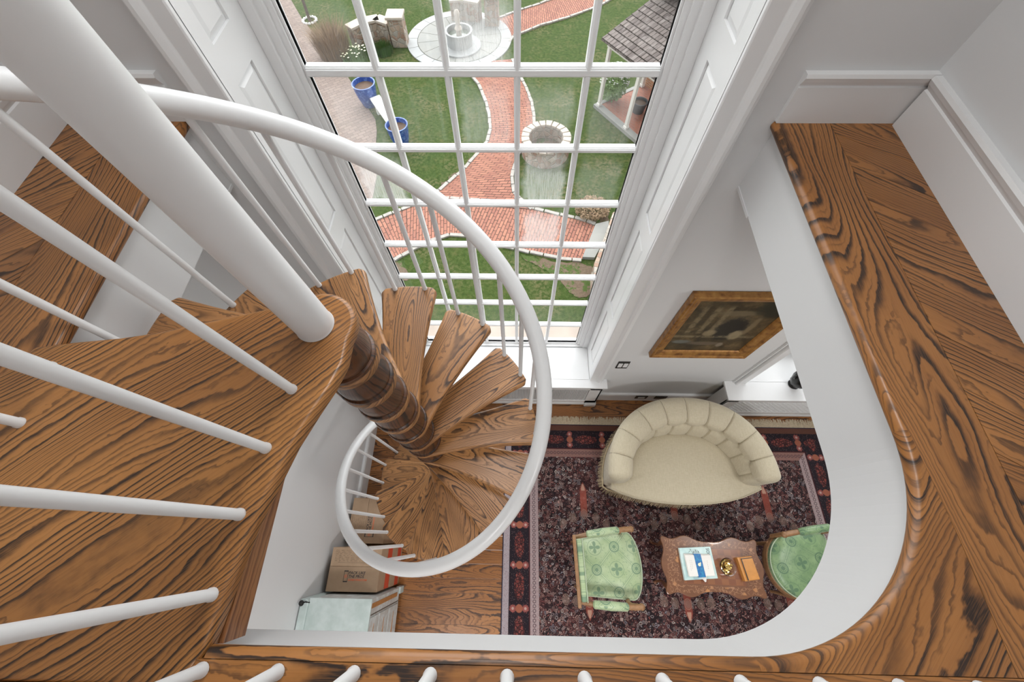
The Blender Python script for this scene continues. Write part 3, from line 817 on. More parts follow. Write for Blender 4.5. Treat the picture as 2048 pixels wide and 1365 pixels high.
# stone sill outside
m = MB(); m.box(-1.35, 1.0, 1.93, 2.16, ZS - .12, ZS - .035); m.box(2.1, 4.4, 1.93, 2.16, ZS - .12, ZS - .035)
struct(m, 'trim_9', M['outside'], bevel=.01)

# radiator covers with deep window shelves -----------------------
def radcover(name, x0, x1, yf, lattice, label):
    t = thing(name, label, 'radiator cover', ((x0 + x1) / 2, (yf + YW) / 2, ZF))
    m = MB(); m.box(x0 - .03, x1 + .03, yf - .02, YW - .0, ZS - .03, ZS)
    xi0, xi1 = (JL, JR) if x0 < 0 else (J2L, J2R)
    m.box(xi0 + .0005, xi1 - .0005, YW - .01, 1.826, ZS - .03, ZS)
    child(m, 'shelf', M['trim'], t, bevel=.004)
    m = MB(); zt, zb = ZS - .03, ZF + .03
    fx = .13
    m.box(x0, x0 + fx, yf, yf + .02, zb, zt); m.box(x1 - fx, x1, yf, yf + .02, zb, zt)
    m.box(x0, x1, yf, yf + .02, zt - .09, zt); m.box(x0, x1, yf, yf + .02, zb, zb + .13)
    m.box(x0, x0 + .02, yf, YW - .03, zb, zt); m.box(x1 - .02, x1, yf, YW - .03, zb, zt)
    m.box(x0, x1, yf - .008, yf, zb, zb + .05)
    child(m, 'cabinet', M['trim'], t, bevel=.003)
    for xa, xb in ((x0 - .01, x0 + .12), (x1 - .12, x1 + .01)):
        m = MB(); m.box(xa, xb, yf - .02, yf + .03, ZF, ZF + .075); m.box(xa, xb, yf - .012, yf + .03, ZF + .075, ZF + .09); child(m, 'foot', M['trim'], t, bevel=.004)
    m = MB(); ga, gb, gc, gd = x0 + fx, x1 - fx, zb + .13, zt - .09
    if lattice:
        w = .05
        n = int((gb - ga) / w)
        for sgn in (1, -1):
            for k in range(-8, n + 8):
                xa = ga + k * w; dz = gd - gc
                p0, p1 = (xa, gc), (xa + sgn * dz, gd)
                # clip in x
                def cl(p, q):
                    (xa_, za_), (xb_, zb_) = p, q
                    if xa_ > xb_: (xa_, za_), (xb_, zb_) = (xb_, zb_), (xa_, za_)
                    if xb_ <= ga or xa_ >= gb: return None
                    s = (zb_ - za_) / (xb_ - xa_)
                    if xa_ < ga: za_ += s * (ga - xa_); xa_ = ga
                    if xb_ > gb: zb_ += s * (gb - xb_); xb_ = gb
                    return (xa_, za_), (xb_, zb_)
                r = cl(p0, p1)
                if r: m.tube([(r[0][0], yf + .008, r[0][1]), (r[1][0], yf + .008, r[1][1])], .006, 4, caps=False)
    else:
        k = ga
        while k < gb: m.box(k, k + .006, yf + .006, yf + .012, gc, gd); k += .0165
        k = gc
        while k < gd: m.box(ga, gb, yf + .008, yf + .011, k, k + .002); k += .0165
    child(m, 'grille', M['trim'], t)
    m = MB(); m.box(ga, gb, yf + .022, yf + .026, gc, gd); child(m, 'grille_backing', M['shade'], t)
    return t
radcover('radiator_cover', -1.24, .885, 1.392, False, 'long white radiator cover with slatted grille and shelf below the tall window')
radcover('radiator_cover', 2.14, 4.35, 1.285, True, 'white radiator cover with lattice grille behind the sofa, holding the dark vase')

# ================================================================ SPIRAL STAIR
st = thing('spiral_staircase', 'oak spiral staircase with turned column and white handrail winding down past the window', 'staircase', (AX, AY, ZF))
def pol(r, a, z=0.0): return (AX + r * math.cos(R_(a)), AY + r * math.sin(R_(a)), z)
def bez(p0, p1, p2, n=10):
    return [tuple((1 - t) ** 2 * a + 2 * t * (1 - t) * b + t * t * c for a, b, c in zip(p0, p1, p2)) for t in [k / n for k in range(n + 1)]]
HUB = .112; RT = .728
S0 = 213.3
def tread_poly(k, ro=RT):
    s = S0 - STEP * k; e = s - 25.6; c = (s + e) / 2
    P = []
    # hub arc from leading tangent round the back to trailing tangent
    a0, a1 = c + 82, c + 278
    hub = [pol(HUB, a0 + (a1 - a0) * q / 18)[:2] for q in range(19)]      # counter-clockwise round the back
    tl = hub[0]; tr = hub[-1]
    # trailing edge (clockwise side) hub -> outer
    o_tr = pol(ro - .02, e)[:2]; mid = pol(ro * .52, e - 3.5 + 12)[:2]
    P += bez(tr, pol(ro * .45, c - 16)[:2], o_tr, 10)
    n = 12
    for q in range(n + 1):
        f = q / n; a = e + 2.2 + (s - e - 4.4) * f
        P.append(pol(ro, a)[:2])
    o_tl = pol(ro - .02, s)[:2]
    P += bez(o_tl, pol(ro * .45, c + 16)[:2], tl, 10)
    P += hub[1:-1]
    # remove near duplicates
    out = []
    for p in P:
        if not out or (abs(p[0] - out[-1][0]) + abs(p[1] - out[-1][1])) > 1e-4: out.append(p)
    return out, c
for k in range(1, 16):
    z = ZU - RISE * k
    P, c = tread_poly(k)
    m = MB(); m.prism(P, z - .045, z, R_(c), (random.uniform(0, 40), random.uniform(0, 40)))
    child(m, 'tread', M['oak_tread'], st, bevel=.013, seg=4, ang=40, smooth=True)
# landing
hubarc = [pol(HUB + .004, a)[:2] for a in range(-20, 115, 9)]
LP = [(-1.82, -.286), (-.672, -.286), (-.646, -.222), (-.632, -.10), (-.618, .01), (-.596, .10), (-.570, .20), (-.535, .29), (-.505, .36), (-.485, .43)] + hubarc + \
     [(-.66, .645), (-.717, .615), (-.83, .583), (-.94, .553), (-1.05, .522), (-1.155, .502), (-1.27, .488), (-1.392, .472), (-1.43, .40), (-1.50, .299), (-1.82, .299)]
m = MB(); m.prism(LP, ZU - .045, ZU + .0015, R_(40), (2.4, 17.3))
child(m, 'landing', M['oak_land'], st, bevel=.014, seg=4, ang=40, smooth=True)
m = MB()
m.box(-.66, -.64, -.222, .25, ZU - .125, ZU - .045, g=R_(90), off=(2.2, 3.1))
child(m, 'landing_fascia', M['oak_light'], st)
# column: turned sleeves between treads
for k in range(0, 16):
    zt = ZU - RISE * k - .045; zb = ZU - RISE * (k + 1)
    h = zt - zb
    pr = [(.109, zb), (.112, zb + .008), (.109, zb + .018), (.100, zb + .022), (.103, zb + .030), (.104, zb + .05), (.099, zb + .085), (.090, zb + h * .68), (.086, zb + h * .82), (.087, zb + h * .9), (.096, zb + h * .94), (.104, zb + h * .965), (.106, zt)]
    m = MB(); m.lathe(pr, 48, (AX, AY, 0), caps=False, uo=k * 1.37)
    child(m, 'column_sleeve', M['oak_dark'], st, smooth=True)
m = MB(); m.lathe([(.0545, ZU + .001), (.056, ZU + .004), (.0545, ZU + .008), (.0535, ZU + .012), (.0535, -.02), (.060, -.015), (.066, 0), (.062, .02), (.04, .035), (0, .04)], 48, (AX, AY, 0))
child(m, 'newel_post', M['rail'], st, smooth=True)
# handrail
def rail_z(a): return -.56 + .008067 * (a - 148.3)
pts = []
a = 214
while a > -228:
    zz = rail_z(min(a, 196)) if a < 196 else rail_z(196)
    pts.append(pol(.716, a, zz)); a -= 3
m = MB(); m.tube(pts, .0355, 20)
child(m, 'handrail', M['rail'], st, smooth=True)
for k in range(1, 16):
    for j in (0, 1):
        a = 206.76 - STEP * k - (13.66 if j else 0)
        x, y, _ = pol(RB, a); z0 = ZU - RISE * k; z1 = rail_z(a)
        m = MB(); m.lathe([(.0135, z0), (.0135, z0 + .008), (.0118, z0 + .011), (.0118, z1)], 14, (x, y, 0))
        child(m, 'baluster', M['rail'], st, smooth=True)

# railings on the upper floor
def railing(name, label, pts, zt, rail_pts):
    c = pts[len(pts) // 2]
    t = thing(name, label, 'railing', (c[0], c[1], ZU))
    for (x, y) in pts:
        m = MB(); m.lathe([(.0145, ZU + .0015), (.0145, ZU + .008), (.0125, ZU + .012), (.0125, zt)], 16, (x, y, 0))
        child(m, 'baluster', M['rail'], t, smooth=True)
    m = MB(); m.tube(rail_pts, .033, 16); child(m, 'handrail', M['rail'], t, smooth=True)
    return t
ZR = -.15
railing('landing_railing', 'white railing along the inner edge of the wide oak landing', [(-.612, .348), (-.638, .191), (-.656, .036), (-.666, -.126)], ZR, [(-.60, .49, ZR), (-.612, .348, ZR), (-.638, .191, ZR), (-.656, .036, ZR), (-.666, -.20, ZR)])
fx = [-.641 + .1565 * k for k in range(14)]
railing('gallery_railing', 'white railing along the front edge of the gallery, lowest in the view', [(x, -.257) for x in fx], ZR, [(-.70, -.257, ZR), (1.44, -.257, ZR)])
apts = [(-1.306, .246), (-1.305, .405)]
railing('side_railing', 'short white railing of two balusters at the far left of the landing', apts, rail_z(196), [(-1.27, .15, rail_z(196)), (-1.306, .246, rail_z(196)), (-1.302, .33, rail_z(196))])
# ================================================================ LOWER ROOM FURNITURE
# rug
rt = thing('persian_rug', 'dark red patterned oriental rug with pale fringe, under sofa and chairs', 'rug', ((RX0 + RX1) / 2, (RY0 + RY1) / 2, ZF))
m = MB(); z1 = ZF + .012
nx, ny = 40, 30
def rp(i, j):
    x = RX0 + (RX1 - RX0) * i / nx; y = RY0 + (RY1 - RY0) * j / ny
    return (x, y, z1 + .0006 * math.sin(x * 9 + y * 4))
m.grid(rp, nx, ny, lambda i, j: ((RX1 - RX0) * i / nx, (RY1 - RY0) * j / ny))
m.quad([(RX0, RY0, ZF + .001), (RX1, RY0, ZF + .001), (RX1, RY0, z1), (RX0, RY0, z1)]); m.quad([(RX0, RY1, ZF + .001), (RX1, RY1, ZF + .001), (RX1, RY1, z1), (RX0, RY1, z1)])
m.quad([(RX0, RY0, ZF + .001), (RX0, RY1, ZF + .001), (RX0, RY1, z1), (RX0, RY0, z1)]); m.quad([(RX1, RY0, ZF + .001), (RX1, RY1, ZF + .001), (RX1, RY1, z1), (RX1, RY0, z1)])
child(m, 'pile', M['rug'], rt)
def fringe_mb(x0, x1, y, d, n):
    m = MB()
    for k in range(n):
        x = x0 + (x1 - x0) * (k + random.random()) / n; L = random.uniform(.055, .10); dx = random.uniform(-.012, .012) + .01 * math.sin(x * 17); w = random.uniform(.002, .004)
        z = ZF + .004 + random.random() * .006
        m.quad([(x - w, y, z + .002), (x + w, y, z + .002), (x + w + dx, y + d * L, z), (x - w + dx, y + d * L, z)])
    m.box(x0, x1, min(y, y + d * .03), max(y, y + d * .03), ZF + .001, ZF + .009)
    return m
o = child(fringe_mb(RX0, RX1, RY1, 1, 1500), 'fringe', M['rug_fringe'], rt); o['kind'] = 'stuff'
o = child(fringe_mb(RX0, RX1, RY0, -1, 900), 'fringe', M['rug_fringe'], rt); o['kind'] = 'stuff'

# ---------------------------------------------------------------- sofa
def sofa():
    t = thing('tufted_sofa', 'cream linen sofa with curved button-tufted back and fringe, before the window wall', 'sofa', (1.60, .70, ZF))
    CX, CY, A, B = 1.600, .47, .662, .665
    def path(s):      # 0..1 left arm front -> right arm front
        a = PI * (1 - s); n = 2.25
        c, q = math.cos(a), math.sin(a)
        return Vector((CX + A * math.copysign(abs(c) ** (2 / n), c), CY + B * abs(q) ** (2 / n), 0))
    # resample by arc length
    N0 = 800; raw = [path(k / N0) for k in range(N0 + 1)]
    L = [0]
    for k in range(N0): L.append(L[-1] + (raw[k + 1] - raw[k]).length)
    def at_len(l):
        l = max(0, min(L[-1], l))
        lo, hi = 0, N0
        while hi - lo > 1:
            md = (lo + hi) // 2
            if L[md] <= l: lo = md
            else: hi = md
        f = (l - L[lo]) / max(1e-9, L[hi] - L[lo])
        return raw[lo].lerp(raw[hi], f)
    prof = [(.055, -4.36), (.062, -4.27), (.066, -4.17), (.068, -4.07), (.070, -3.98), (.074, -3.92), (.086, -3.885), (.102, -3.855), (.110, -3.82), (.106, -3.785), (.090, -3.757), (.065, -3.738), (.034, -3.728), (0, -3.726),
            (-.034, -3.730), (-.062, -3.742), (-.084, -3.762), (-.097, -3.79), (-.102, -3.82), (-.103, -3.855), (-.107, -3.89), (-.113, -3.925), (-.119, -3.96), (-.124, -3.995), (-.127, -4.03), (-.127, -4.08), (-.12, -4.14)]
    # densify profile
    pf = []
    for (a0, b0), (a1, b1) in zip(prof, prof[1:]):
        for q in range(3): pf.append((a0 + (a1 - a0) * q / 3, b0 + (b1 - b0) * q / 3))
    pf.append(prof[-1]); nP = len(pf) - 1
    nU = 340; TOT = L[-1]; NP = 10
    def P(i, j):
        l = TOT * i / nU
        p = at_len(l); tng = (at_len(l + .004) - at_len(l - .004)).normalized(); out = Vector((-tng.y, tng.x, 0))
        if (p - Vector((CX, CY, 0))).dot(out) < 0: out = -out
        o, z = pf[j]
        rel = Vector((o, z + 3.86)); 
        x = l / TOT * NP
        inner = j / nP
        # pleat phase: straight over the roll, half step for the lower row of puffs
        up = max(0, min(1, (inner - .42) / .08)); upper_end = .72
        d = 0
        if .38 < inner <= .74:
            fr = abs((x % 1) - .5) * 2            # 1 on the pleat line
            amt = min(1, (inner - .38) / .1)
            puff = .010 * (1 - fr ** 2.2); crease = -.013 * max(0, (fr - .86) / .14) ** 1.5
            scal = max(0, (inner - .64) / .10)
            d = amt * (puff + crease) - scal * .014 * (1 - .0 * fr) * (.4 + .6 * (fr))
        elif inner > .74:
            fr = abs(((x + .5) % 1) - .5) * 2
            sc = 1 - min(1, (inner - .74) / .06)
            d = .012 * (1 - fr ** 2) - .014 * max(0, (fr - .84) / .16) - sc * .016
        # button dimples where pleats end
        for bx, bi in ((round(x), .72),):
            dd = math.hypot((x - bx) * .24, (inner - bi) * .9)
            if dd < .045: d -= .020 * (1 - dd / .045)
        nrm = rel.normalized() if rel.length > 0 else Vector((0, 1))
        # arm ends close off smoothly
        e = min(i, nU - i) / 9.0
        sc = 1.0
        if e < 1: sc = math.sqrt(max(0.0, 1 - (1 - e) ** 2)) * .8 + .2
        o2 = (o + nrm.x * d) * sc; zz = z + nrm.y * d
        ctrz = -3.90
        if e < 1: zz = ctrz + (zz - ctrz) * (sc * .5 + .5)
        # back rises a little above the arms
        rise = .035 * math.sin(PI * i / nU) ** .8 * max(0, min(1, (z + 4.1) / .3))
        if o < 0: o2 *= 1 + .42 * math.sin(PI * i / nU) ** 1.5
        q = p + out * o2
        if e < 1:
            fwd = Vector((0, -1, 0)) * (.055 * (e ** .5 - 1) * -1 * 0 + .0)
            q += fwd
        return (q.x, q.y, zz + rise)
    m = MB(); m.grid(P, nU, nP, lambda i, j: (i / nU * 3, j / nP))
    # close the arm fronts
    for i in (0, nU):
        ring = [P(i, j) for j in range(nP + 1)]
        m.quad(ring, [(0, 0)] * len(ring))
    ba = child(m, 'backrest', M['linen'], t, smooth=True)
    # buttons
    for k in range(1, NP):
        l = TOT * k / NP; i = round(nU * k / NP); j = round(nP * .72)
        c = Vector(P(i, j)); 
        b = MB(); b.lathe([(0, -.006), (.009, -.004), (.011, 0), (.009, .004), (0, .006)], 10, tuple(c)); child(b, 'button', M['linen'], t, smooth=True)
    # dark lines over the roll: crease shade of the pleats put in as colour
    crease_m = plain('linen_crease_shade', (.2, .175, .13), .9)
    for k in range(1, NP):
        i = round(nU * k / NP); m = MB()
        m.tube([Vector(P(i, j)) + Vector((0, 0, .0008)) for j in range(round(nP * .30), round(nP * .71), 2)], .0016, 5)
        child(m, 'pleat_shade', crease_m, t)
    # base under the seat
    def outline(off, n=60, front=True):
        pts = []
        for k in range(n + 1):
            l = TOT * k / n; p = at_len(l); tng = (at_len(l + .004) - at_len(l - .004)).normalized(); out = Vector((-tng.y, tng.x, 0))
            if (p - Vector((CX, CY, 0))).dot(out) < 0: out = -out
            pts.append(((p + out * off).x, (p + out * off).y))
        pts.reverse()                       # right -> back -> left reversed => ccw with front bow
        return pts
    body = outline(.03)
    # body runs right->left over the back; add bowed front
    x0, y0 = body[-1]; x1, y1 = body[0]
    fr_ = [(x0 + (x1 - x0) * k / 16, y0 - .10 * math.sin(PI * k / 16) - .015) for k in range(17)]
    m = MB(); m.prism(body + fr_, -4.36, -4.135); child(m, 'seat_base', M['linen'], t, bevel=.02, seg=3)
    # T-shaped seat cushion
    inn = [(p[0], p[1] - .06 * max(0, (p[1] - .56) / .45)) for p in outline(-.105, 40) if p[1] > .56]
    c = [(.975, .50), (.915, .475), (.905, .43), (.98, .395), (1.12, .35), (1.30, .318), (1.47, .303), (1.64, .30), (1.81, .308), (1.98, .33), (2.12, .365), (2.24, .41), (2.318, .445), (2.315, .47), (2.24, .515), (2.20, .54)]
    out = inn + c
    cc = Vector((1.61, .64))
    n = len(out); rings = [(1.0, -4.125), (1.012, -4.10), (1.015, -4.075), (1.0, -4.055), (.94, -4.038), (.8, -4.026), (.6, -4.02), (.3, -4.016)]
    vs = []
    for sc, z in rings:
        for p in out: vs.append((cc.x + (p[0] - cc.x) * sc, cc.y + (p[1] - cc.y) * sc, z))
    fs = []
    for r in range(len(rings) - 1):
        for k in range(n): fs.append((r * n + k, r * n + (k + 1) % n, (r + 1) * n + (k + 1) % n, (r + 1) * n + k))
    fs.append(tuple(range((len(rings) - 1) * n, len(rings) * n))); fs.append(tuple(range(n - 1, -1, -1)))
    m = MB(); m.raw(vs, fs); child(m, 'seat_cushion', M['linen'], t, smooth=True)
    m = MB(); m.tube([(cc.x + (p[0] - cc.x) * 1.004, cc.y + (p[1] - cc.y) * 1.004, -4.052) for p in out], .0045, 6, closed=True); child(m, 'piping', M['linen'], t, smooth=True)
    # fringe
    m = MB(); ol = outline(.07, 120) + []
    ol2 = ol + [(x0 - .0 + (x1 - x0) * k / 60, y0 - .125 * math.sin(PI * k / 60) - .03) for k in range(61)]
    for k in range(len(ol2)):
        p = Vector(ol2[k]); q = Vector(ol2[(k + 1) % len(ol2)])
        dd = (q - p)
        if dd.length > .3: continue
        outw = Vector((dd.y, -dd.x)).normalized() if dd.length > 1e-6 else Vector((0, 0))
        for s_ in range(5):
            a = p + dd * (s_ / 5 + random.random() * .1); w = dd.normalized() * .0022 if dd.length > 1e-6 else Vector((0, 0)); L_ = random.uniform(.07, .095); fl_ = outw * random.uniform(.01, .04)
            m.quad([(a.x - w.x, a.y - w.y, -4.29), (a.x + w.x, a.y + w.y, -4.29), (a.x + w.x + fl_.x, a.y + w.y + fl_.y, -4.29 - L_), (a.x - w.x + fl_.x, a.y - w.y + fl_.y, -4.29 - L_)])
    m.tube([(p[0], p[1], -4.285) for p in ol2], .008, 6, closed=True)
    o = child(m, 'fringe', M['fringe'], t); o['kind'] = 'stuff'
    for (x, y) in ((1.06, .40), (2.15, .40), (1.15, .98), (2.06, .98)):
        m = MB(); m.lathe([(.012, ZF + .0125), (.018, ZF + .02), (.016, ZF + .03), (.013, ZF + .045), (.02, ZF + .09), (.026, ZF + .13), (.024, ZF + .165)], 14, (x, y, 0)); child(m, 'leg', M['gilt_wood'], t, smooth=True)
sofa()

# ---------------------------------------------------------------- upholstered armchairs
def armchair(name, label, loc, rz, roundfront, fab):
    """local frame: faces +x, origin under seat centre"""
    t = thing(name, label, 'armchair', loc, rz)
    Mx = Matrix.Identity(4)
    zs = .012
    def C(m, n, mat, **k): return m.build(n, mat, t, **k)
    # seat outline
    if roundfront:
        fr_ = [(.05 + .27 * math.cos(R_(a)), .265 * math.sin(R_(a))) for a in range(-90, 91, 8)]
        seat = [(-.27, .19), (-.27, -.19)] + fr_
    else:
        fr_ = [(.19 + .105 * math.cos(R_(a)), .262 * math.sin(R_(a))) for a in range(-90, 91, 9)]
        seat = [(-.26, .215), (-.26, -.215)] + fr_
    def ringed(poly, rings, cx=0.0):
        n = len(poly); vs = []
        for s_, z in rings:
            for p in poly: vs.append((cx + (p[0] - cx) * s_, p[1] * s_, z))
        fs = []
        for r in range(len(rings) - 1):
            for k in range(n): fs.append((r * n + k, r * n + (k + 1) % n, (r + 1) * n + (k + 1) % n, (r + 1) * n + k))
        fs.append(tuple(range((len(rings) - 1) * n, len(rings) * n))); fs.append(tuple(range(n - 1, -1, -1)))
        m = MB(); m.raw(vs, fs, lambda p, k: (p[0] + .03, p[1] + .0)); return m
    h = .46 - .012
    C(ringed(seat, [(1.0, h - .045), (1.0, h - .01), (.975, h + .008), (.92, h + .022), (.75, h + .036), (.4, h + .045)]), 'seat', M[fab], smooth=True)
    C(ringed(seat, [(1.03, h - .12), (1.045, h - .085), (1.03, h - .045)]), 'seat_frame', M['gilt_wood'], bevel=.006)
    m = MB(); m.tube([(p[0] * 1.003, p[1] * 1.003, h + .0) for p in seat], .005, 6, closed=True); C(m, 'piping', M['piping'], smooth=True)
    # back: slightly raked panel
    zt = .86
    def back(x0, th, w0, w1, z0, z1, rake, m):
        P = [(x0 + rake, -w0, z0), (x0 + rake, w0, z0), (x0, w1, z1), (x0, -w1, z1)]
        Q = [(p[0] + th, p[1], p[2]) for p in P]
        m.raw(P + Q, [(0, 1, 2, 3), (7, 6, 5, 4), (0, 4, 5, 1), (1, 5, 6, 2), (2, 6, 7, 3), (3, 7, 4, 0)], lambda p, k: (p[2], p[1]))
    m = MB()
    if roundfront:
        for s_ in (-1, 1): m.tube([(-.25, s_ * .20, h - .08), (-.31, s_ * .22, .7), (-.34, s_ * .2, .93)], .02, 8)
        m.tube([(-.34, .2 * math.cos(R_(a)), .93 + .08 * math.sin(R_(a))) for a in range(0, 181, 12)], .02, 8)
        C(m, 'back_frame', M['gilt_wood'], smooth=True)
        m = MB(); m.grid(lambda i, j: (-.30 - .035 * j / 8 + .03 * math.sin(PI * i / 10) , -.19 + .38 * i / 10, .53 + (.40 + .06 * math.sin(PI * i / 10)) * j / 8), 10, 8, lambda i, j: (i * .04, j * .05)); C(m, 'backrest', M[fab], smooth=True)
    else:
        back(-.345, .028, .235, .255, h - .05, zt, .06, m)
        C(m, 'back_frame', M['gilt_wood'], bevel=.006)
        m = MB(); back(-.314, .05, .205, .222, h + .04, zt - .025, .055, m); C(m, 'backrest', M[fab], bevel=.016, seg=3)
        m = MB(); x_ = -.262; m.tube([(x_ + .055, -.205, h + .05), (x_, -.222, zt - .025), (x_, .222, zt - .025), (x_ + .055, .205, h + .05)], .004, 6); C(m, 'back_piping', M['piping'])
    for s_ in (-1, 1):
        m = MB()
        ax = [(-.31, s_ * .235, .665), (-.22, s_ * .252, .672), (-.08, s_ * .268, .676), (.05, s_ * .279, .672), (.145, s_ * .285, .662), (.19, s_ * .286, .655)]
        m.tube(ax, [.016, .017, .019, .021, .024, .022], 10)
        m.lathe([(0, -.026), (.018, -.022), (.026, -.008), (.026, .01), (.018, .022), (0, .026)], 12, (.195, s_ * .286, .652))
        m.tube([(.17, s_ * .284, .65), (.13, s_ * .28, .60), (.12, s_ * .275, .53), (.155, s_ * .262, h - .07)], [.022, .018, .017, .022], 10)
        a_ = C(m, 'arm', M['gilt_wood'], smooth=True)
        m = MB(); m.tube([(-.20, s_ * .254, .682), (-.19, s_ * .255, .684), (-.06, s_ * .268, .69), (.07, s_ * .279, .686), (.08, s_ * .28, .684)], [.018, .03, .034, .031, .02], 12)
        m.uv = [[(q[0], q[1] * 2) for q in f] for f in m.uv]
        o = m.build('arm_pad', M[fab], a_, smooth=True)
    for (x, y) in ((.20, .21), (.20, -.21), (-.25, .19), (-.25, -.19)):
        m = MB(); m.lathe([(.010, zs), (.014, .03), (.013, .05), (.017, .2), (.024, h - .12), (.026, h - .08)], 12, (x, y, 0)); C(m, 'leg', M['gilt_wood'], smooth=True)
    return t
armchair('armchair', 'square-backed green damask armchair with wooden arms, left of the coffee table', (.815, -.218, ZF), R_(2.5), False, 'damask')
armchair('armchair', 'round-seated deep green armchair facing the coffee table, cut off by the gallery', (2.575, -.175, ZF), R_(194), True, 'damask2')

# ---------------------------------------------------------------- coffee table
TX, TY, TZ = 1.715, -.205, -4.02
q_ = [(0, .192), (.05, .192), (.09, .197), (.13, .211), (.17, .230), (.21, .238), (.25, .231), (.29, .215), (.33, .207), (.36, .212), (.39, .224), (.41, .226), (.424, .212), (.424, .19), (.414, .16), (.408, .13), (.414, .095), (.428, .06), (.438, .03)]
top = [(x, y) for x, y in q_] + [(.44, 0)] + [(x, -y) for x, y in q_[::-1]]
top += [(-x, -y) for x, y in q_[1:]] + [(-.44, 0)] + [(-x, y) for x, y in q_[::-1][:-1]]
top = top[::-1]
ct = thing('coffee_table', 'scalloped marquetry coffee table between the two green chairs', 'table', (TX, TY, ZF), R_(-1.2))
zt = TZ - ZF
m = MB(); m.prism(top, zt - .022, zt, 0, (0, -zt)); m.build('tabletop', M['marq'], ct, bevel=.006, seg=3)
m = MB(); m.prism([(p[0] * .86, p[1] * .84) for p in top], zt - .09, zt - .022); m.build('apron', M['walnut'], ct)
for sx in (-1, 1):
    for sy in (-1, 1):
        m = MB(); m.tube([(sx * .34, sy * .15, zt - .03), (sx * .375, sy * .175, zt - .10), (sx * .365, sy * .165, zt - .22), (sx * .345, sy * .15, zt - .34), (sx * .36, sy * .165, .04), (sx * .375, sy * .18, .024)], [.026, .028, .018, .012, .012, .016], 10)
        m.build('leg', M['walnut'], ct, smooth=True)
def quadbox(pts, z0, z1):
    m = MB(); n = len(pts); m.prism(pts[::-1], z0, z1); return m
# book, letters, bowl, box
bk = [(1.438, -.066), (1.716, -.05), (1.733, -.292), (1.448, -.312)]
t = thing('art_book', 'large pale teal book lying on the coffee table under the letters', 'book', (1.585, -.18, TZ), 0)
m = quadbox(bk, TZ, TZ + .004); m2 = quadbox(bk, TZ + .022, TZ + .026); m.v += m2.v; n0 = 8
m.f += [tuple(i + n0 for i in f) for f in m2.f]; m.uv += m2.uv; m.col += m2.col
child(m, 'cover', M['teal'], t, bevel=.001, seg=1)
s_ = .985; cxm, cym = 1.585, -.18
m = quadbox([(cxm + (x - cxm) * s_, cym + (y - cym) * s_) for x, y in bk], TZ + .004, TZ + .022); child(m, 'pages', M['paper'], t)

def text_mesh(name, body, size, mat, parent, loc, rot, italic=0.0, bold=.0, sx=1.0):
    cu = bpy.data.curves.new(name, 'FONT'); cu.body = body; cu.size = size; cu.shear = italic; cu.offset = bold; cu.resolution_u = 2
    ob = bpy.data.objects.new(name, cu); COL.objects.link(ob)
    bpy.context.view_layer.update()
    dg = bpy.context.evaluated_depsgraph_get()
    me = bpy.data.meshes.new_from_object(ob.evaluated_get(dg))
    bpy.data.objects.remove(ob); me.name = name; me.materials.clear(); me.materials.append(mat)
    o = bpy.data.objects.new(name, me); COL.objects.link(o)
    o.parent = parent
    L = Vector(loc) - parent.location
    o.location = L; o.rotation_euler = rot; o.scale = (sx, 1, 1)
    return o
text_mesh('cover_title', 'SOUL', .042, M['ink'], t, (1.672, -.062, TZ + .0268), (0, 0, R_(-90)), sx=.8)
m = MB()
for k in range(5):
    p = [(1.52 + .02 * k + random.uniform(-.01, .01), -.088 + random.uniform(-.018, .018), TZ + .0268) for _ in range(5)]
    m.tube(p, .0009, 4)
child(m, 'cover_sketch', M['ink'], t)
t = thing('letter_bundle', 'stack of white letters held by a blue paper band, on the teal book', 'letters', (1.585, -.19, TZ + .0275), 0)
for i, (dx, dy, z) in enumerate(((.0, .006, 0), (.004, -.002, .006), (-.002, .0, .012), (.002, -.004, .018))):
    e = [(1.468 + dx, -.114 + dy), (1.692 + dx, -.114 + dy), (1.700 + dx, -.268 + dy), (1.482 + dx, -.278 + dy)]
    child(quadbox(e, TZ + .0275 + z, TZ + .0325 + z), 'letter', M['paper'], t, bevel=.0008, seg=1)
child(quadbox([(1.548, -.108), (1.607, -.108), (1.622, -.284), (1.562, -.286)], TZ + .027, TZ + .0535), 'band', M['blueband'], t)
child(quadbox([(1.575, -.270), (1.640, -.262), (1.628, -.318), (1.618, -.322)], TZ + .028, TZ + .0295), 'card', M['paper'], t)
m = MB(); m.lathe([(0, 0), (.011, 0), (.013, .0006), (0, .0012)], 10, (1.583, -.19, TZ + .0536)); m.lathe([(0, 0), (.006, .0), (.005, .001), (0, .0015)], 8, (1.594, -.178, TZ + .0536)); child(m, 'seal', M['petal'], t)
for xx, n in ((1.507, 6), (1.520, 5), (1.655, 5)):
    y = -.155; m = MB()
    for k in range(n): m.box(xx, xx + .0012, y - .011, y - .002, TZ + .0506, TZ + .0509); y -= .014
    child(m, 'writing', M['ink_brown'], t)
t = thing('glass_bowl', 'clear glass bowl of gold sweets in the middle of the coffee table', 'bowl', (1.822, -.203, TZ))
m = MB(); m.lathe([(.0, .002), (.03, .002), (.034, 0), (.036, .006), (.052, .03), (.066, .062), (.070, .064), (.066, .058), (.048, .028), (.03, .012), (0, .010)], 36, (1.822, -.203, TZ), caps=False)
child(m, 'bowl', M['glassware'], t, smooth=True)
rnd = random.Random(3)
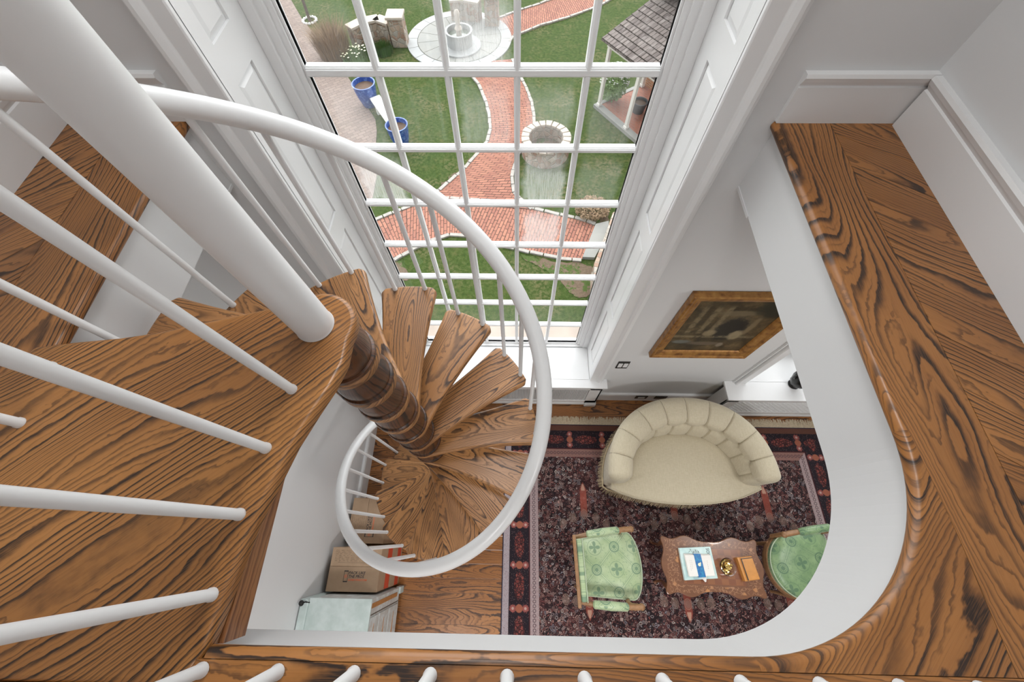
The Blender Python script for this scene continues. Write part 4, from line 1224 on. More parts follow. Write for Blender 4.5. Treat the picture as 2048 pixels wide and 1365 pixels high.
for k in range(16):
    a = rnd.uniform(0, 2 * PI); r = rnd.uniform(0, .032); z = .026 + rnd.uniform(0, .03) - r * .2
    m = MB(); Mr = Matrix.Translation((1.822 + r * math.cos(a), -.203 + r * math.sin(a), TZ + z)) @ Matrix.Rotation(rnd.uniform(0, 3), 4, 'Z') @ Matrix.Rotation(rnd.uniform(-.6, .6), 4, 'X')
    m.box(-.011, .011, -.008, .008, -.005, .005, M=Mr)
    for sx in (-1, 1): m.quad([tuple(Mr @ Vector(p)) for p in ((sx * .011, -.003, 0), (sx * .020, -.009, .003), (sx * .020, .009, -.003), (sx * .011, .003, 0))])
    o = m.build('wrapped_sweet', M['foil'], None, bevel=.002, seg=1)
    props(o, 'gold foil wrapped sweet in the glass bowl on the coffee table', 'sweet', 'gold sweets in the glass bowl')
bx = [(1.922, -.131), (2.050, -.117), (2.079, -.291), (1.952, -.310)]
t = thing('wooden_box', 'small honey-coloured wooden box with black inlay, right end of the coffee table', 'box', (2.0, -.21, TZ))
child(quadbox(bx, TZ, TZ + .045), 'body', M['honey'], t, bevel=.002)
child(quadbox([(1.944, -.133), (2.047, -.123), (2.075, -.287), (1.972, -.302)], TZ + .045, TZ + .054), 'lid', M['honey'], t, bevel=.002)
m = quadbox([(1.947, -.140), (1.955, -.139), (1.980, -.300), (1.970, -.301)], TZ + .0541, TZ + .0548)
m2 = quadbox([(1.947, -.137), (2.046, -.127), (2.047, -.133), (1.948, -.143)], TZ + .0541, TZ + .0548); m.v += m2.v; m.f += [tuple(i + 8 for i in f) for f in m2.f]; m.uv += m2.uv; m.col += m2.col
child(m, 'inlay', M['black'], t)

# ---------------------------------------------------------------- painting
x0, x1, z0, z1 = 1.14, 1.965, -3.205, -2.225; yb, yf = YW, YW - .045
t = thing('framed_painting', 'dark oil painting of ruins in a wide gilt frame, hanging above the sofa', 'painting', ((x0 + x1) / 2, YW - .02, z0))
prf = [(0, 0), (0, .045), (.012, .052), (.028, .045), (.034, .038), (.045, .040), (.075, .032), (.082, .028), (.088, .022), (.094, .014), (.094, 0)]   # (inwards, out of the wall)
m = MB(); P4 = [(x0, z0, 1, 1), (x1, z0, -1, 1), (x1, z1, -1, -1), (x0, z1, 1, -1)]
rings = []
for (X_, Z_, sx, sz) in P4: rings.append([(X_ + sx * a, YW - .004 - b, Z_ + sz * a) for a, b in prf])
k = len(prf)
for c in range(4):
    A_, B_ = rings[c], rings[(c + 1) % 4]
    m.raw(A_ + B_, [(i, (i + 1), k + (i + 1), k + i) for i in range(k - 1)], lambda p, q: (p[0], p[2]))
child(m, 'frame', M['frame'], t)
m = MB()
for c in range(4):
    (xa, za, sx, sz), (xb, zb, sx2, sz2) = P4[c], P4[(c + 1) % 4]
    n = 90
    for i in range(n):
        f = (i + .5) / n; X_ = xa + (xb - xa) * f; Z_ = za + (zb - za) * f
        hx = 0 if abs(xa - xb) > .01 else sx * .022; hz = 0 if abs(za - zb) > .01 else sz * .022
        m.lathe([(0, -.003), (.0032, -.001), (.0032, .001), (0, .003)], 6, (X_ + hx, YW - .05, Z_ + hz))
child(m, 'beading', M['frame'], t)
m = MB(); m.quad([(x0 + .09, YW - .016, z0 + .09), (x1 - .09, YW - .016, z0 + .09), (x1 - .09, YW - .016, z1 - .09), (x0 + .09, YW - .016, z1 - .09)], [(0, 0), (1, 0), (1, 1), (0, 1)])
child(m, 'canvas', M['canvas'], t, fixn=False)

# switch and sockets
t = thing('light_switch', 'black double light switch plate beside the tall window casing', 'switch', (.983, YW, -3.56))
m = MB(); m.box(.928, 1.038, YW - .006, YW, -3.572, -3.412); child(m, 'plate', M['black'], t, bevel=.003)
for xx in (.938, .988):
    m = MB(); m.box(xx, xx + .04, YW - .011, YW - .006, -3.535, -3.448); child(m, 'rocker', M['trim'], t, bevel=.003)
for nm, xa, lb in (('power_socket', 1.336, 'black socket with white insert in the baseboard, nearer the window'), ('power_socket', 1.555, 'all black socket in the baseboard, just behind the sofa back')):
    t = thing(nm, lb, 'socket', (xa + .07, YW - .02, -4.42))
    m = MB(); m.box(xa, xa + .135, YW - .025, YW - .018, -4.43, -4.345); child(m, 'plate', M['black'], t, bevel=.002)
    m = MB(); m.box(xa + .03, xa + .105, YW - .029, YW - .025, -4.41, -4.365); child(m, 'insert', M['trim'] if xa < 1.5 else M['bronze'], t, bevel=.002)

# vase on the second window shelf
t = thing('dark_vase', 'black carved metal vase on the white shelf behind the sofa', 'vase', (2.80, 1.44, ZS))
m = MB()
prv = [(0, .0), (.05, 0), (.055, .01), (.045, .03), (.07, .07), (.088, .13), (.09, .18), (.075, .23), (.05, .27), (.045, .30), (.06, .33), (.055, .335), (.04, .31), (.0, .30)]
nb = 48
def vp_(i, j):
    a = 2 * PI * i / nb; r, z = prv[j]; r *= 1 + .06 * math.sin(a * 8) * math.sin(z * 30)
    return (2.80 + r * math.cos(a), 1.44 + r * math.sin(a), ZS + z)
m.grid(vp_, nb, len(prv) - 1); child(m, 'body', M['bronze'], t, smooth=True, weld=True)
for s_ in (-1, 1):
    m = MB(); m.tube([(2.80 + s_ * .05, 1.44, ZS + .27), (2.80 + s_ * .10, 1.44, ZS + .27), (2.80 + s_ * .115, 1.44, ZS + .22), (2.80 + s_ * .09, 1.44, ZS + .17)], .009, 8); child(m, 'handle', M['bronze'], t, smooth=True)

# ---------------------------------------------------------------- painted cabinet and removal boxes
cx0, cx1, cy1, cy0, cz = -1.585, -1.075, -.440, -1.25, -3.542
t = thing('painted_cabinet', 'pale blue distressed cabinet with wooden wedge inlays, against the left wall', 'cabinet', ((cx0 + cx1) / 2, (cy0 + cy1) / 2, ZF))
m = MB(); m.box(cx0 + .05, cx1 - .02, cy0 + .01, cy1 - .01, ZF + .10, cz - .022); child(m, 'body', M['cab2'], t, bevel=.003)
m = MB(); m.box(cx0 + .04, cx1, cy0, cy1, cz - .022, cz); child(m, 'top', M['cab'], t, bevel=.003)
m = MB(); m.prism([(cx0 + .05, 0), (cx1 - .0, 0), (cx1 - .0, .025), (cx1 - .03, .03), (cx1 - .03, .06), (cx0 + .05, .06)], 0, .1, M=Matrix.Translation((0, cy1 - .01, ZF + .02)) @ Matrix.Rotation(R_(90), 4, 'X')) if False else m.box(cx1 - .05, cx1 - .005, cy1 - .06, cy1 - .004, ZF, ZF + .12)
m.box(cx1 - .05, cx1 - .005, cy0, cy0 + .06, ZF, ZF + .12); m.box(cx0 + .06, cx0 + .11, cy1 - .06, cy1 - .004, ZF, ZF + .12); child(m, 'feet', M['cab'], t, bevel=.004)
# front face looks along +x: wood inlay bar, then panels with tapering wedges
m = MB(); xf = cx1 - .02
m.box(xf, xf + .004, cy1 - .072, cy1 - .040, ZF + .18, cz - .06); child(m, 'inlay_bar', M['cab_wood'], t)
m = MB(); m.box(xf, xf + .003, cy1 - .118, cy1 - .112, ZF + .12, cz - .03); child(m, 'reveal_line', M['ink_brown'], t)
for za, zb, zm in ((-3.815, -3.585, -3.70), (-4.095, -3.835, -3.965), (-4.39, -4.115, -4.245)):
    m = MB(); m.box(xf, xf + .010, cy0 + .03, cy1 - .13, za, zb); child(m, 'panel', M['cab2'], t, bevel=.003)
    for y in (cy1 - .175, cy1 - .60):
        m = MB(); x_ = xf + .0105
        m.raw([(x_, y, zm), (x_, y - .36, zm - .030), (x_, y - .36, zm + .030), (x_ + .003, y, zm), (x_ + .003, y - .36, zm - .030), (x_ + .003, y - .36, zm + .030)], [(0, 1, 2), (5, 4, 3), (0, 3, 4, 1), (1, 4, 5, 2), (2, 5, 3, 0)])
        child(m, 'wedge_inlay', M['cab_wood'], t)
# raised back gallery with scroll and a dark knob
m = MB(); m.prism([(cx0 - .02, cy0), (cx0 + .04, cy0), (cx0 + .04, cy1 - .02), (cx0 + .018, cy1 - .005), (cx0 - .02, cy1 - .005)], ZF + .4, cz + .012); child(m, 'back_gallery', M['cab'], t, bevel=.006)
m = MB(); m.tube([(cx0 + .045, cy1 - .03, cz), (cx0 + .02, cy1 - .025, cz + .02), (cx0 + .005, cy1 - .03, cz + .035)], .005, 6); m.lathe([(0, -.02), (.014, -.012), (.02, 0), (.014, .012), (0, .02)], 12, (cx0 + .003, cy1 - .03, cz + .045)); child(m, 'knob', M['bronze'], t, smooth=True)

def carton(label, x0, x1, y0, y1, z1, seam_y, rot_print, group=None):
    t = thing('cardboard_box', label, 'box', ((x0 + x1) / 2, (y0 + y1) / 2, ZF))
    m = MB(); m.box(x0, x1, y0, y1, ZF, z1 - .006); child(m, 'body', M['card'], t, bevel=.003)
    m = MB()
    if rot_print:
        sx = seam_y
        m.box(x0, sx - .001, y0, y1, z1 - .006, z1); m.box(sx + .001, x1, y0, y1, z1 - .006, z1)
    else:
        m.box(x0, x1, y0, seam_y - .001, z1 - .006, z1); m.box(x0, x1, seam_y + .001, y1, z1 - .006, z1)
    child(m, 'flap', M['card'], t, bevel=.0015, seg=1)
    zz = z1 + .0005
    rz = R_(90) if rot_print else 0
    def loc(a, b):      # print frame -> world
        if rot_print: return (x1 - .145 - b + .0, y0 + .10 + a)
        return (x0 + .175 + a, y0 + .115 + b)
    def rect(m, a0, a1, b0, b1):
        P = [loc(a0, b0), loc(a1, b0), loc(a1, b1), loc(a0, b1)]
        m.quad([(p[0], p[1], zz) for p in P])
    ks = .8
    # phone mark: outline, bars and a small play sign
    m = MB()
    s = .0012
    rect(m, -.045, -.010, -.046, -.038); rect(m, -.045, -.010, .030, .038); rect(m, -.045, -.042, -.046, .038); rect(m, -.013, -.010, -.046, .038)
    child(m, 'phone_mark', M['ink'], t, fixn=False)
    m = MB(); n = 18
    for k in range(n):
        a0, a1 = 2 * PI * k / n, 2 * PI * (k + 1) / n
        P = [loc(-.0275 + r * math.cos(a), -.004 + r * math.sin(a)) for r, a in ((.009, a0), (.012, a0), (.012, a1), (.009, a1))]
        m.quad([(p[0], p[1], zz) for p in P])
    m.quad([(p[0], p[1], zz) for p in (loc(-.031, -.010), loc(-.022, -.004), loc(-.031, .002))])
    child(m, 'play_mark', M['ink_red'], t, fixn=False)
    for txt, b, sz, mt in (('PACK LIKE', .012, .029, 'ink'), ('THE PROS', -.014, .029, 'ink'), ('GOMOVING.COM', -.036, .0195, 'ink_red')):
        p = loc(-.006, b)
        text_mesh('printed_lettering', txt, sz, M[mt], t, (p[0], p[1], zz), (0, 0, rz), italic=.15, bold=.0006, sx=1.0)
    # handwritten list on the other flap
    m = MB(); rn = random.Random(5 if rot_print else 9)
    if rot_print: X0, X1, Y0, Y1 = x0 + .02, seam_y - .02, y0 + .06, y1 - .12
    else: X0, X1, Y0, Y1 = x0 + .03, x1 - .09, seam_y + .03, y1 - .012
    nl = 7
    for i in range(nl):
        if rot_print:
            xx = X0 + (X1 - X0) * i / (nl - 1); y = Y0
            while y < Y1 - .02:
                L_ = rn.uniform(.015, .04); pts = []
                for q in range(int(L_ / .003)): pts.append((xx + rn.uniform(-.004, .004), y + q * .003, zz))
                m.tube(pts, .0007, 3); y += L_ + .012
        else:
            yy = Y0 + .012 + (Y1 - Y0 - .01) * i / nl; x = X0
            while x < X1 - .02:
                L_ = rn.uniform(.015, .045); pts = []
                for q in range(int(L_ / .003)): pts.append((x + q * .003, yy + rn.uniform(-.004, .004), zz))
                m.tube(pts, .0007, 3); x += L_ + .012
    if rot_print: m.box(X0 - .005, X0 - .0035, Y0 - .01, Y1, zz, zz + .0004); m.box(X0 + .04, X1, Y1 - .03, Y1 - .0285, zz, zz + .0004)
    else: m.box(X0 + .03, X1 + .03, Y0 - .002, Y0 - .0005, zz, zz + .0004); m.box(X0 + .04, X0 + .0415, Y0, Y1 - .03, zz, zz + .0004)
    child(m, 'handwriting', M['ink_brown'], t)
    return t
t = carton('tall cardboard moving box with red stripes on its side, next to the painted cabinet', -1.562, -1.140, -.432, -.108, -3.845, -.250, False)
m = MB()
m.box(-1.1398, -1.1385, -.428, -.112, -4.17, -4.04); child(m, 'red_stripe', M['tape_red'], t)
m = MB(); m.box(-1.1398, -1.1385, -.428, -.112, -4.48, -4.36); child(m, 'red_stripe', M['tape_red'], t)
carton('lower cardboard moving box standing half under the stair treads', -1.575, -1.235, -.082, .312, -4.15, -1.425, True)

# added fill lights, out of view, to brighten the void and lower room
def fill_light(x, y, z, r, watts, label, col=(1, .99, .975)):
    t = thing('fill_light', label, 'light', (x, y, z))
    m = MB(); m.lathe([(r * .55, 0), (r * .6, -.01), (r * .62, -.03), (r * .58, -.035)], 32, (x, y, z)); child(m, 'frame', M['trim'], t, smooth=True)
    l = bpy.data.lights.new('fill_lamp', 'AREA'); l.shape = 'DISK'; l.size = r * 2; l.energy = watts; l.color = col
    o = bpy.data.objects.new('fill_lamp', l); COL.objects.link(o); o.parent = t; o.location = (0, 0, -.06)
    return t
# ================================================================ THE GARDEN (ground at ZG)
def ga(u, v, z=ZG): 
    p = at(u, v, z); return (p.x, p.y)
m = MB()
m.quad([(-40, 2.2, ZG), (40, 2.2, ZG), (40, 60, ZG), (-40, 60, ZG)])
gr = m.build('lawn', M['grass'], None); props(gr, 'green spring lawn of the garden seen down through the tall window', 'lawn', kind='stuff')

def ribbon(name, L, Rr, mat, label, z, kerb=True, kl=True, kr=True):
    """paving strip between two pixel polylines of equal length"""
    n = len(L); A = [Vector(ga(*p)) for p in L]; B = [Vector(ga(*p)) for p in Rr]
    s = [0]
    for k in range(1, n): s.append(s[-1] + (((A[k] + B[k]) - (A[k - 1] + B[k - 1])) / 2).length)
    c = (A[n // 2] + B[n // 2]) / 2
    t = thing(name, label, 'path', (c.x, c.y, ZG))
    m = MB(); nw = 8
    for k in range(n - 1):
        for j in range(nw):
            f0, f1 = j / nw, (j + 1) / nw
            P = [A[k].lerp(B[k], f0), A[k].lerp(B[k], f1), A[k + 1].lerp(B[k + 1], f1), A[k + 1].lerp(B[k + 1], f0)]
            w0 = (B[k] - A[k]).length; w1 = (B[k + 1] - A[k + 1]).length
            m.quad([(p.x, p.y, z) for p in P], [(f0 * w0, s[k]), (f1 * w0, s[k]), (f1 * w1, s[k + 1]), (f0 * w1, s[k + 1])])
    child(m, 'paving', mat, t)
    if kerb:
        m = MB()
        for side, on in ((A, kl), (B, kr)):
            if not on: continue
            other = B if side is A else A
            for k in range(n - 1):
                d = side[k + 1] - side[k]; ln = d.length
                if ln < .02: continue
                d.normalize(); out = (side[k] - other[k]).normalized()
                q = max(1, int(ln / .3)); w = ln / q
                for i in range(q):
                    p = side[k] + d * (w * (i + .5)) + out * .06
                    Mr = Matrix.Translation((p.x, p.y, ZG)) @ Matrix.Rotation(math.atan2(d.y, d.x) + random.uniform(-.06, .06), 4, 'Z')
                    m.box(-w * .46, w * .46, -.055 + random.uniform(-.01, .01), .055, 0, .05 + random.uniform(0, .02), M=Mr)
        child(m, 'edging', M['kerb'], t)
    return t
ribbon('brick_path', [(640, 520), (700, 480), (745, 447), (768, 437), (822, 416), (860, 402), (900, 400), (960, 405), (1020, 410), (1050, 416), (1087, 426), (1118, 433), (1148, 439), (1172, 446), (1190, 453)],
       [(700, 590), (745, 552), (787, 519), (803, 510), (819, 501), (862, 480), (899, 468), (934, 470), (985, 484), (1030, 496), (1060, 503), (1088, 508), (1118, 515), (1145, 518), (1164, 519)],
       M['brick'], 'wide red brick path crossing close under the window', ZG + .02)
ribbon('brick_path', [(925, 128), (948, 156), (961, 171), (975, 205), (981, 228), (984, 260), (978, 284), (960, 307), (933, 338), (900, 367), (882, 382), (850, 405)],
       [(1022, 120), (1043, 165), (1049, 176), (1060, 205), (1065, 235), (1064, 262), (1048, 288), (1034, 310), (1026, 330), (1020, 356), (1024, 387), (1060, 420)],
       M['brick'], 'curving red brick path between the fountain circle and the crossing path', ZG + .035)
ribbon('brick_path', [(985, 46), (1000, 38), (1048, 20), (1080, 10), (1120, -5), (1170, -30), (1230, -70)],
       [(1018, 84), (1025, 72), (1048, 64), (1080, 51), (1140, 33), (1200, 10), (1290, -40)],
       M['brick'], 'far red brick path leading away behind the fountain circle', ZG + .02)
def poly_px(pts, z): return [(p[0], p[1], z) for p in [ga(*q) for q in pts]]
m = MB(); P = poly_px([(560, -30), (582, 0), (604, 38), (630, 70), (651, 94), (673, 129), (696, 155), (725, 199), (751, 240), (754, 263), (752, 290), (758, 330), (745, 400), (690, 440), (560, 470), (460, 330), (440, 100), (470, -30)], ZG + .03)
m.prism([(p[0], p[1]) for p in P][::-1], ZG, ZG + .03, R_(35))
solo(m, 'paved_terrace', M['terrace'], 'weathered grey brown brick terrace at the left of the garden', 'terrace')
# bare earth beds beside the paths and wall
def bed(pts, label, z=.012):
    P = [Vector((p[0], p[1])) for p in poly_px(pts, 0)]; Q = []; rb = random.Random(len(label)); n = len(P)
    for k in range(n):
        a, b, c, d = P[k - 1], P[k], P[(k + 1) % n], P[(k + 2) % n]
        for q in range(6):
            f = q / 6; p = .5 * ((2 * b) + (c - a) * f + (2 * a - 5 * b + 4 * c - d) * f * f + (3 * b - a - 3 * c + d) * f ** 3)
            Q.append((p.x + rb.uniform(-.06, .06), p.y + rb.uniform(-.06, .06)))
    m = MB(); m.prism(Q[::-1], ZG, ZG + z)
    return solo(m, 'planting_bed', M['bed'], label, 'planting bed', kind='stuff')
bed([(1040, 512), (1100, 522), (1168, 528), (1192, 545), (1185, 590), (1150, 592), (1120, 560), (1080, 535)], 'bare earth strip below the crossing brick path, right')
bed([(1165, 425), (1215, 410), (1215, 440), (1190, 446)], 'brown earth bed at the right end of the crossing path')
bed([(780, 530), (800, 525), (818, 552), (806, 560)], 'dark gravel patch at the lower left corner of the window view')
bed([(930, 345), (955, 322), (962, 312), (940, 318), (922, 338), (895, 358), (880, 374), (893, 374)], 'thin strip of soil along the left side of the curving path')

# fountain circle
fc = ga(919, 80); rx = (ga(1026, 80)[0] - ga(812, 80)[0]) / 2
fcx, fcy = (ga(919, 24)[0] + ga(919, 140)[0]) / 2, (ga(919, 24)[1] + ga(919, 140)[1]) / 2
rx = min(rx, (ga(919, 24)[1] - ga(919, 140)[1]) / 2 * 1.02)
t = thing('fountain_circle', 'round grey flagstone circle around the fountain', 'paving', (fcx, fcy, ZG))
m = MB(); m.lathe([(0, 0), (rx, 0), (rx, .045), (0, .045)], 72, (fcx, fcy, ZG)); child(m, 'outer_ring', M['flag2'], t)
m = MB(); m.lathe([(0, .045), (rx * .80, .045), (rx * .80, .05), (0, .05)], 72, (fcx, fcy, ZG)); child(m, 'inner_disc', M['flag'], t)
m = MB()
m.lathe([(rx * .795, .0), (rx * .795, .053), (rx * .805, .053), (rx * .805, 0)], 72, (fcx, fcy, ZG), caps=False)
for k in range(14):
    a = 2 * PI * k / 14 + .2
    Mr = Matrix.Translation((fcx, fcy, ZG)) @ Matrix.Rotation(a, 4, 'Z'); m.box(.9, rx * .8, -.008, .008, .0, .052, M=Mr)
for k in range(18):
    a = 2 * PI * k / 18; Mr = Matrix.Translation((fcx, fcy, ZG)) @ Matrix.Rotation(a, 4, 'Z'); m.box(rx * .8, rx - .01, -.008, .008, .0, .047, M=Mr)
child(m, 'joint', M['joint'], t)
bx_, by_ = ga(921, 95)
t = thing('garden_fountain', 'low round stone fountain basin with a small centre figure', 'fountain', (bx_, by_, ZG + .05))
s_ = rx / 2.6
m = MB(); m.lathe([(1.02 * s_, 0), (1.02 * s_, .06), (.72 * s_, .08), (.62 * s_, .10), (.60 * s_, .52), (.66 * s_, .55), (.66 * s_, .62), (.56 * s_, .62), (.54 * s_, .34), (0, .34)], 48, (bx_, by_, ZG + .05)); child(m, 'basin', M['flag2'], t, smooth=True)
m = MB(); m.lathe([(.54 * s_, .44), (0, .44)], 32, (bx_, by_, ZG + .05), caps=False); child(m, 'water', M['water'], t)
m = MB(); m.lathe([(.12, .34), (.10, .6), (.16, .66), (.14, .72), (.08, .8), (.11, .95), (.09, 1.1), (.12, 1.2), (.08, 1.32), (0, 1.36)], 16, (bx_, by_, ZG + .05)); child(m, 'figure', M['capstone'], t, smooth=True)

# stone garden walls with piers either side of the circle
def pier(pc, w, h, label):
    t = thing('stone_pier', label, 'pier', (pc[0], pc[1], ZG))
    m = MB(); m.box(pc[0] - w / 2, pc[0] + w / 2, pc[1] - w / 2, pc[1] + w / 2, ZG, ZG + h); child(m, 'shaft', M['stone'], t, bevel=.02)
    m = MB(); m.box(pc[0] - w * .58, pc[0] + w * .58, pc[1] - w * .58, pc[1] + w * .58, ZG + h, ZG + h + .1); child(m, 'capstone', M['capstone'], t, bevel=.02)
p1 = ga(803, 88); pier(p1, .62, 1.05, 'square stone pier at the left edge of the fountain circle')
p2 = ga(985, 48); pier(p2, .62, 1.05, 'stone pier behind the fountain circle at the top of the view')
def lowwall(px, label, h=.75, w=.4):
    P = [Vector(ga(*q)) for q in px]; c = P[len(P) // 2]
    t = thing('garden_wall', label, 'wall', (c.x, c.y, ZG)); m = MB(); m2 = MB()
    for a, b in zip(P, P[1:]):
        d = b - a; Mr = Matrix.Translation((a.x, a.y, ZG)) @ Matrix.Rotation(math.atan2(d.y, d.x), 4, 'Z')
        m.box(-.03, d.length + .03, -w / 2, w / 2, 0, h, M=Mr); m2.box(-.05, d.length + .05, -w / 2 - .04, w / 2 + .04, h, h + .08, M=Mr)
    child(m, 'masonry', M['stone'], t); child(m2, 'coping', M['capstone'], t)
lowwall([(788, 86), (765, 78), (735, 84), (712, 96)], 'low curved stone wall running left from the fountain pier')
lowwall([(960, 44), (930, 38), (905, 40)], 'low stone wall left of the rear pier, behind the fountain')

# plants
def blades(m, c, r, h, n, rn, w=.012, lean=.35):
    for k in range(n):
        a = rn.uniform(0, 2 * PI); q = r * math.sqrt(rn.random()); b = (c[0] + q * math.cos(a), c[1] + q * math.sin(a))
        hh = h * rn.uniform(.6, 1.1); l = lean * hh * rn.uniform(.2, 1); a2 = a + rn.uniform(-.6, .6); e = (b[0] + l * math.cos(a2), b[1] + l * math.sin(a2))
        px, py = -math.sin(a2) * w, math.cos(a2) * w
        mid = ((b[0] * .6 + e[0] * .4), (b[1] * .6 + e[1] * .4))
        m.quad([(b[0] - px, b[1] - py, ZG), (b[0] + px, b[1] + py, ZG), (mid[0] + px * .7, mid[1] + py * .7, ZG + hh * .65), (mid[0] - px * .7, mid[1] - py * .7, ZG + hh * .65)])
        m.quad([(mid[0] - px * .7, mid[1] - py * .7, ZG + hh * .65), (mid[0] + px * .7, mid[1] + py * .7, ZG + hh * .65), (e[0], e[1], ZG + hh)])
def leafball(m, c, rx_, ry_, rz_, n, rn, s=.07):
    for k in range(n):
        u_, v_ = rn.uniform(0, 2 * PI), math.acos(rn.uniform(-1, 1)); q = rn.uniform(.72, 1.04)
        p = Vector((c[0] + rx_ * q * math.sin(v_) * math.cos(u_), c[1] + ry_ * q * math.sin(v_) * math.sin(u_), c[2] + rz_ * q * math.cos(v_)))
        a = Vector((rn.uniform(-1, 1), rn.uniform(-1, 1), rn.uniform(-.6, .6))).normalized() * s; b = a.cross(Vector((rn.uniform(-1, 1), rn.uniform(-1, 1), 1))).normalized() * s * .5
        m.quad([p - a, p + b, p + a, p - b])
rn = random.Random(11)
c = ga(672, 112); t = thing('dry_shrub', 'brown leafless twiggy shrub between the terrace and the low stone wall', 'shrub', (c[0], c[1], ZG))
m = MB(); blades(m, c, .62, 1.15, 1500, rn, .009, .6); child(m, 'twigs', M['twig'], t)
c2_ = ga(712, 120); t = thing('daffodil_clump', 'clump of cream daffodils beside the brown shrub', 'flowers', (c2_[0], c2_[1], ZG))
m = MB(); blades(m, c2_, .55, .35, 400, rn, .014); child(m, 'leaves', M['leaf_pale'], t)
m = MB()
for k in range(36):
    a = rn.uniform(0, 2 * PI); q = .55 * math.sqrt(rn.random()); m.lathe([(0, -.02), (.045, 0), (0, .02)], 6, (c2_[0] + q * math.cos(a), c2_[1] + q * math.sin(a), ZG + rn.uniform(.3, .42)))
child(m, 'flowers', M['petal'], t)
c = ga(768, 106); t = thing('grass_tuft', 'dark green tufts of bulb leaves in front of the low stone wall', 'plant', (c[0], c[1], ZG))
m = MB(); blades(m, c, .38, .38, 700, rn, .014, .15); blades(m, (c[0] - .6, c[1] - .05), .3, .32, 400, rn, .014, .15); child(m, 'leaves', M['leaf'], t)
c = ga(620, 42); t = thing('young_tree', 'thin bare young tree with a ring of white stones at its foot', 'tree', (c[0], c[1], ZG))
m = MB(); m.tube([(c[0], c[1], ZG), (c[0] + .05, c[1] + .05, ZG + 1.2), (c[0] - .05, c[1] + .15, ZG + 3.0)], [.08, .06, .03], 8)
for k in range(16):
    h = rn.uniform(1.0, 3.0); a = rn.uniform(0, 2 * PI); L_ = rn.uniform(.5, 1.2)
    m.tube([(c[0], c[1] + .05, ZG + h), (c[0] + L_ * .5 * math.cos(a), c[1] + L_ * .5 * math.sin(a), ZG + h + L_ * .5), (c[0] + L_ * .8 * math.cos(a), c[1] + L_ * .8 * math.sin(a), ZG + h + L_ * 1.1)], [.02, .014, .005], 5)
child(m, 'trunk', M['bark'], t)
m = MB()
for k in range(14):
    a = 2 * PI * k / 14; m.lathe([(0, -.03), (.07, 0), (.05, .05), (0, .07)], 6, (c[0] + .3 * math.cos(a), c[1] + .3 * math.sin(a), ZG + .02))
child(m, 'stone_ring', M['marble'], t)

# blue pots and the white bench
def pot(u, v, r, h, label):
    c = ga(u, v); t = thing('glazed_pot', label, 'pot', (c[0], c[1], ZG))
    m = MB(); m.lathe([(0, 0), (r * .55, 0), (r * .62, .03), (r * .86, h * .45), (r * .98, h * .8), (r, h * .96), (r * 1.04, h), (r * .93, h), (r * .86, h * .8), (0, h * .8)], 36, (c[0], c[1], ZG)); child(m, 'body', M['cobalt'], t, smooth=True)
    m = MB(); m.lathe([(r * .9, h * .82), (0, h * .84)], 24, (c[0], c[1], ZG), caps=False); child(m, 'soil', M['soil'], t)
    return c
pa = pot(741, 210, .42, .85, 'cobalt blue glazed pot farther from the house, beside the terrace')
pb = pot(805, 292, .38, .85, 'dark blue glazed pot nearer the house, beside the white bench')
t = thing('garden_bench', 'narrow white marble bench between the two blue pots', 'bench', ((pa[0] + pb[0]) / 2, (pa[1] + pb[1]) / 2, ZG))
A_, B_ = Vector(ga(757, 218)), Vector(ga(792, 268)); d = B_ - A_; ang = math.atan2(d.y, d.x); L_ = d.length
Mr = Matrix.Translation((A_.x, A_.y, ZG)) @ Matrix.Rotation(ang, 4, 'Z')
m = MB(); m.box(0, L_, -.2, .2, .42, .5, M=Mr); child(m, 'seat', M['marble'], t, bevel=.015)
for q in (.18, .82):
    m = MB(); m.box(L_ * q - .06, L_ * q + .06, -.16, .16, 0, .42, M=Mr); child(m, 'support', M['marble'], t, bevel=.015)

# stone well ring
w1, w2, w3 = ga(1043, 298), ga(1137, 298), ga(1090, 338)
wr = (w2[0] - w1[0]) / 2; wcx = (w1[0] + w2[0]) / 2; wcy = w3[1] + wr
t = thing('stone_well', 'round pale stone well ring in the lawn beside the curving path', 'well', (wcx, wcy, ZG))
hw = .55
m = MB(); nb = 40
m.lathe([(wr, 0), (wr * .97, hw), (wr * .72, hw), (wr * .72, 0)], 48, (wcx, wcy, ZG), caps=False); child(m, 'ring', M['stone'], t)
m = MB()
for k in range(20):
    a0 = 2 * PI * k / 20 + .02; a1 = 2 * PI * (k + 1) / 20 - .02; r0, r1 = wr * .70, wr * (1.02 + rn.uniform(-.02, .02))
    vs = [(wcx + r * math.cos(a), wcy + r * math.sin(a), ZG + hw + dz) for dz in (0, .09) for r, a in ((r0, a0), (r1, a0), (r1, a1), (r0, a1))]
    m.raw(vs, [(0, 3, 2, 1), (4, 5, 6, 7), (0, 1, 5, 4), (1, 2, 6, 5), (2, 3, 7, 6), (3, 0, 4, 7)])
child(m, 'coping', M['capstone'], t, bevel=.02)
m = MB(); m.lathe([(wr * .72, .12), (0, .12)], 32, (wcx, wcy, ZG), caps=False); child(m, 'soil', M['bed'], t)

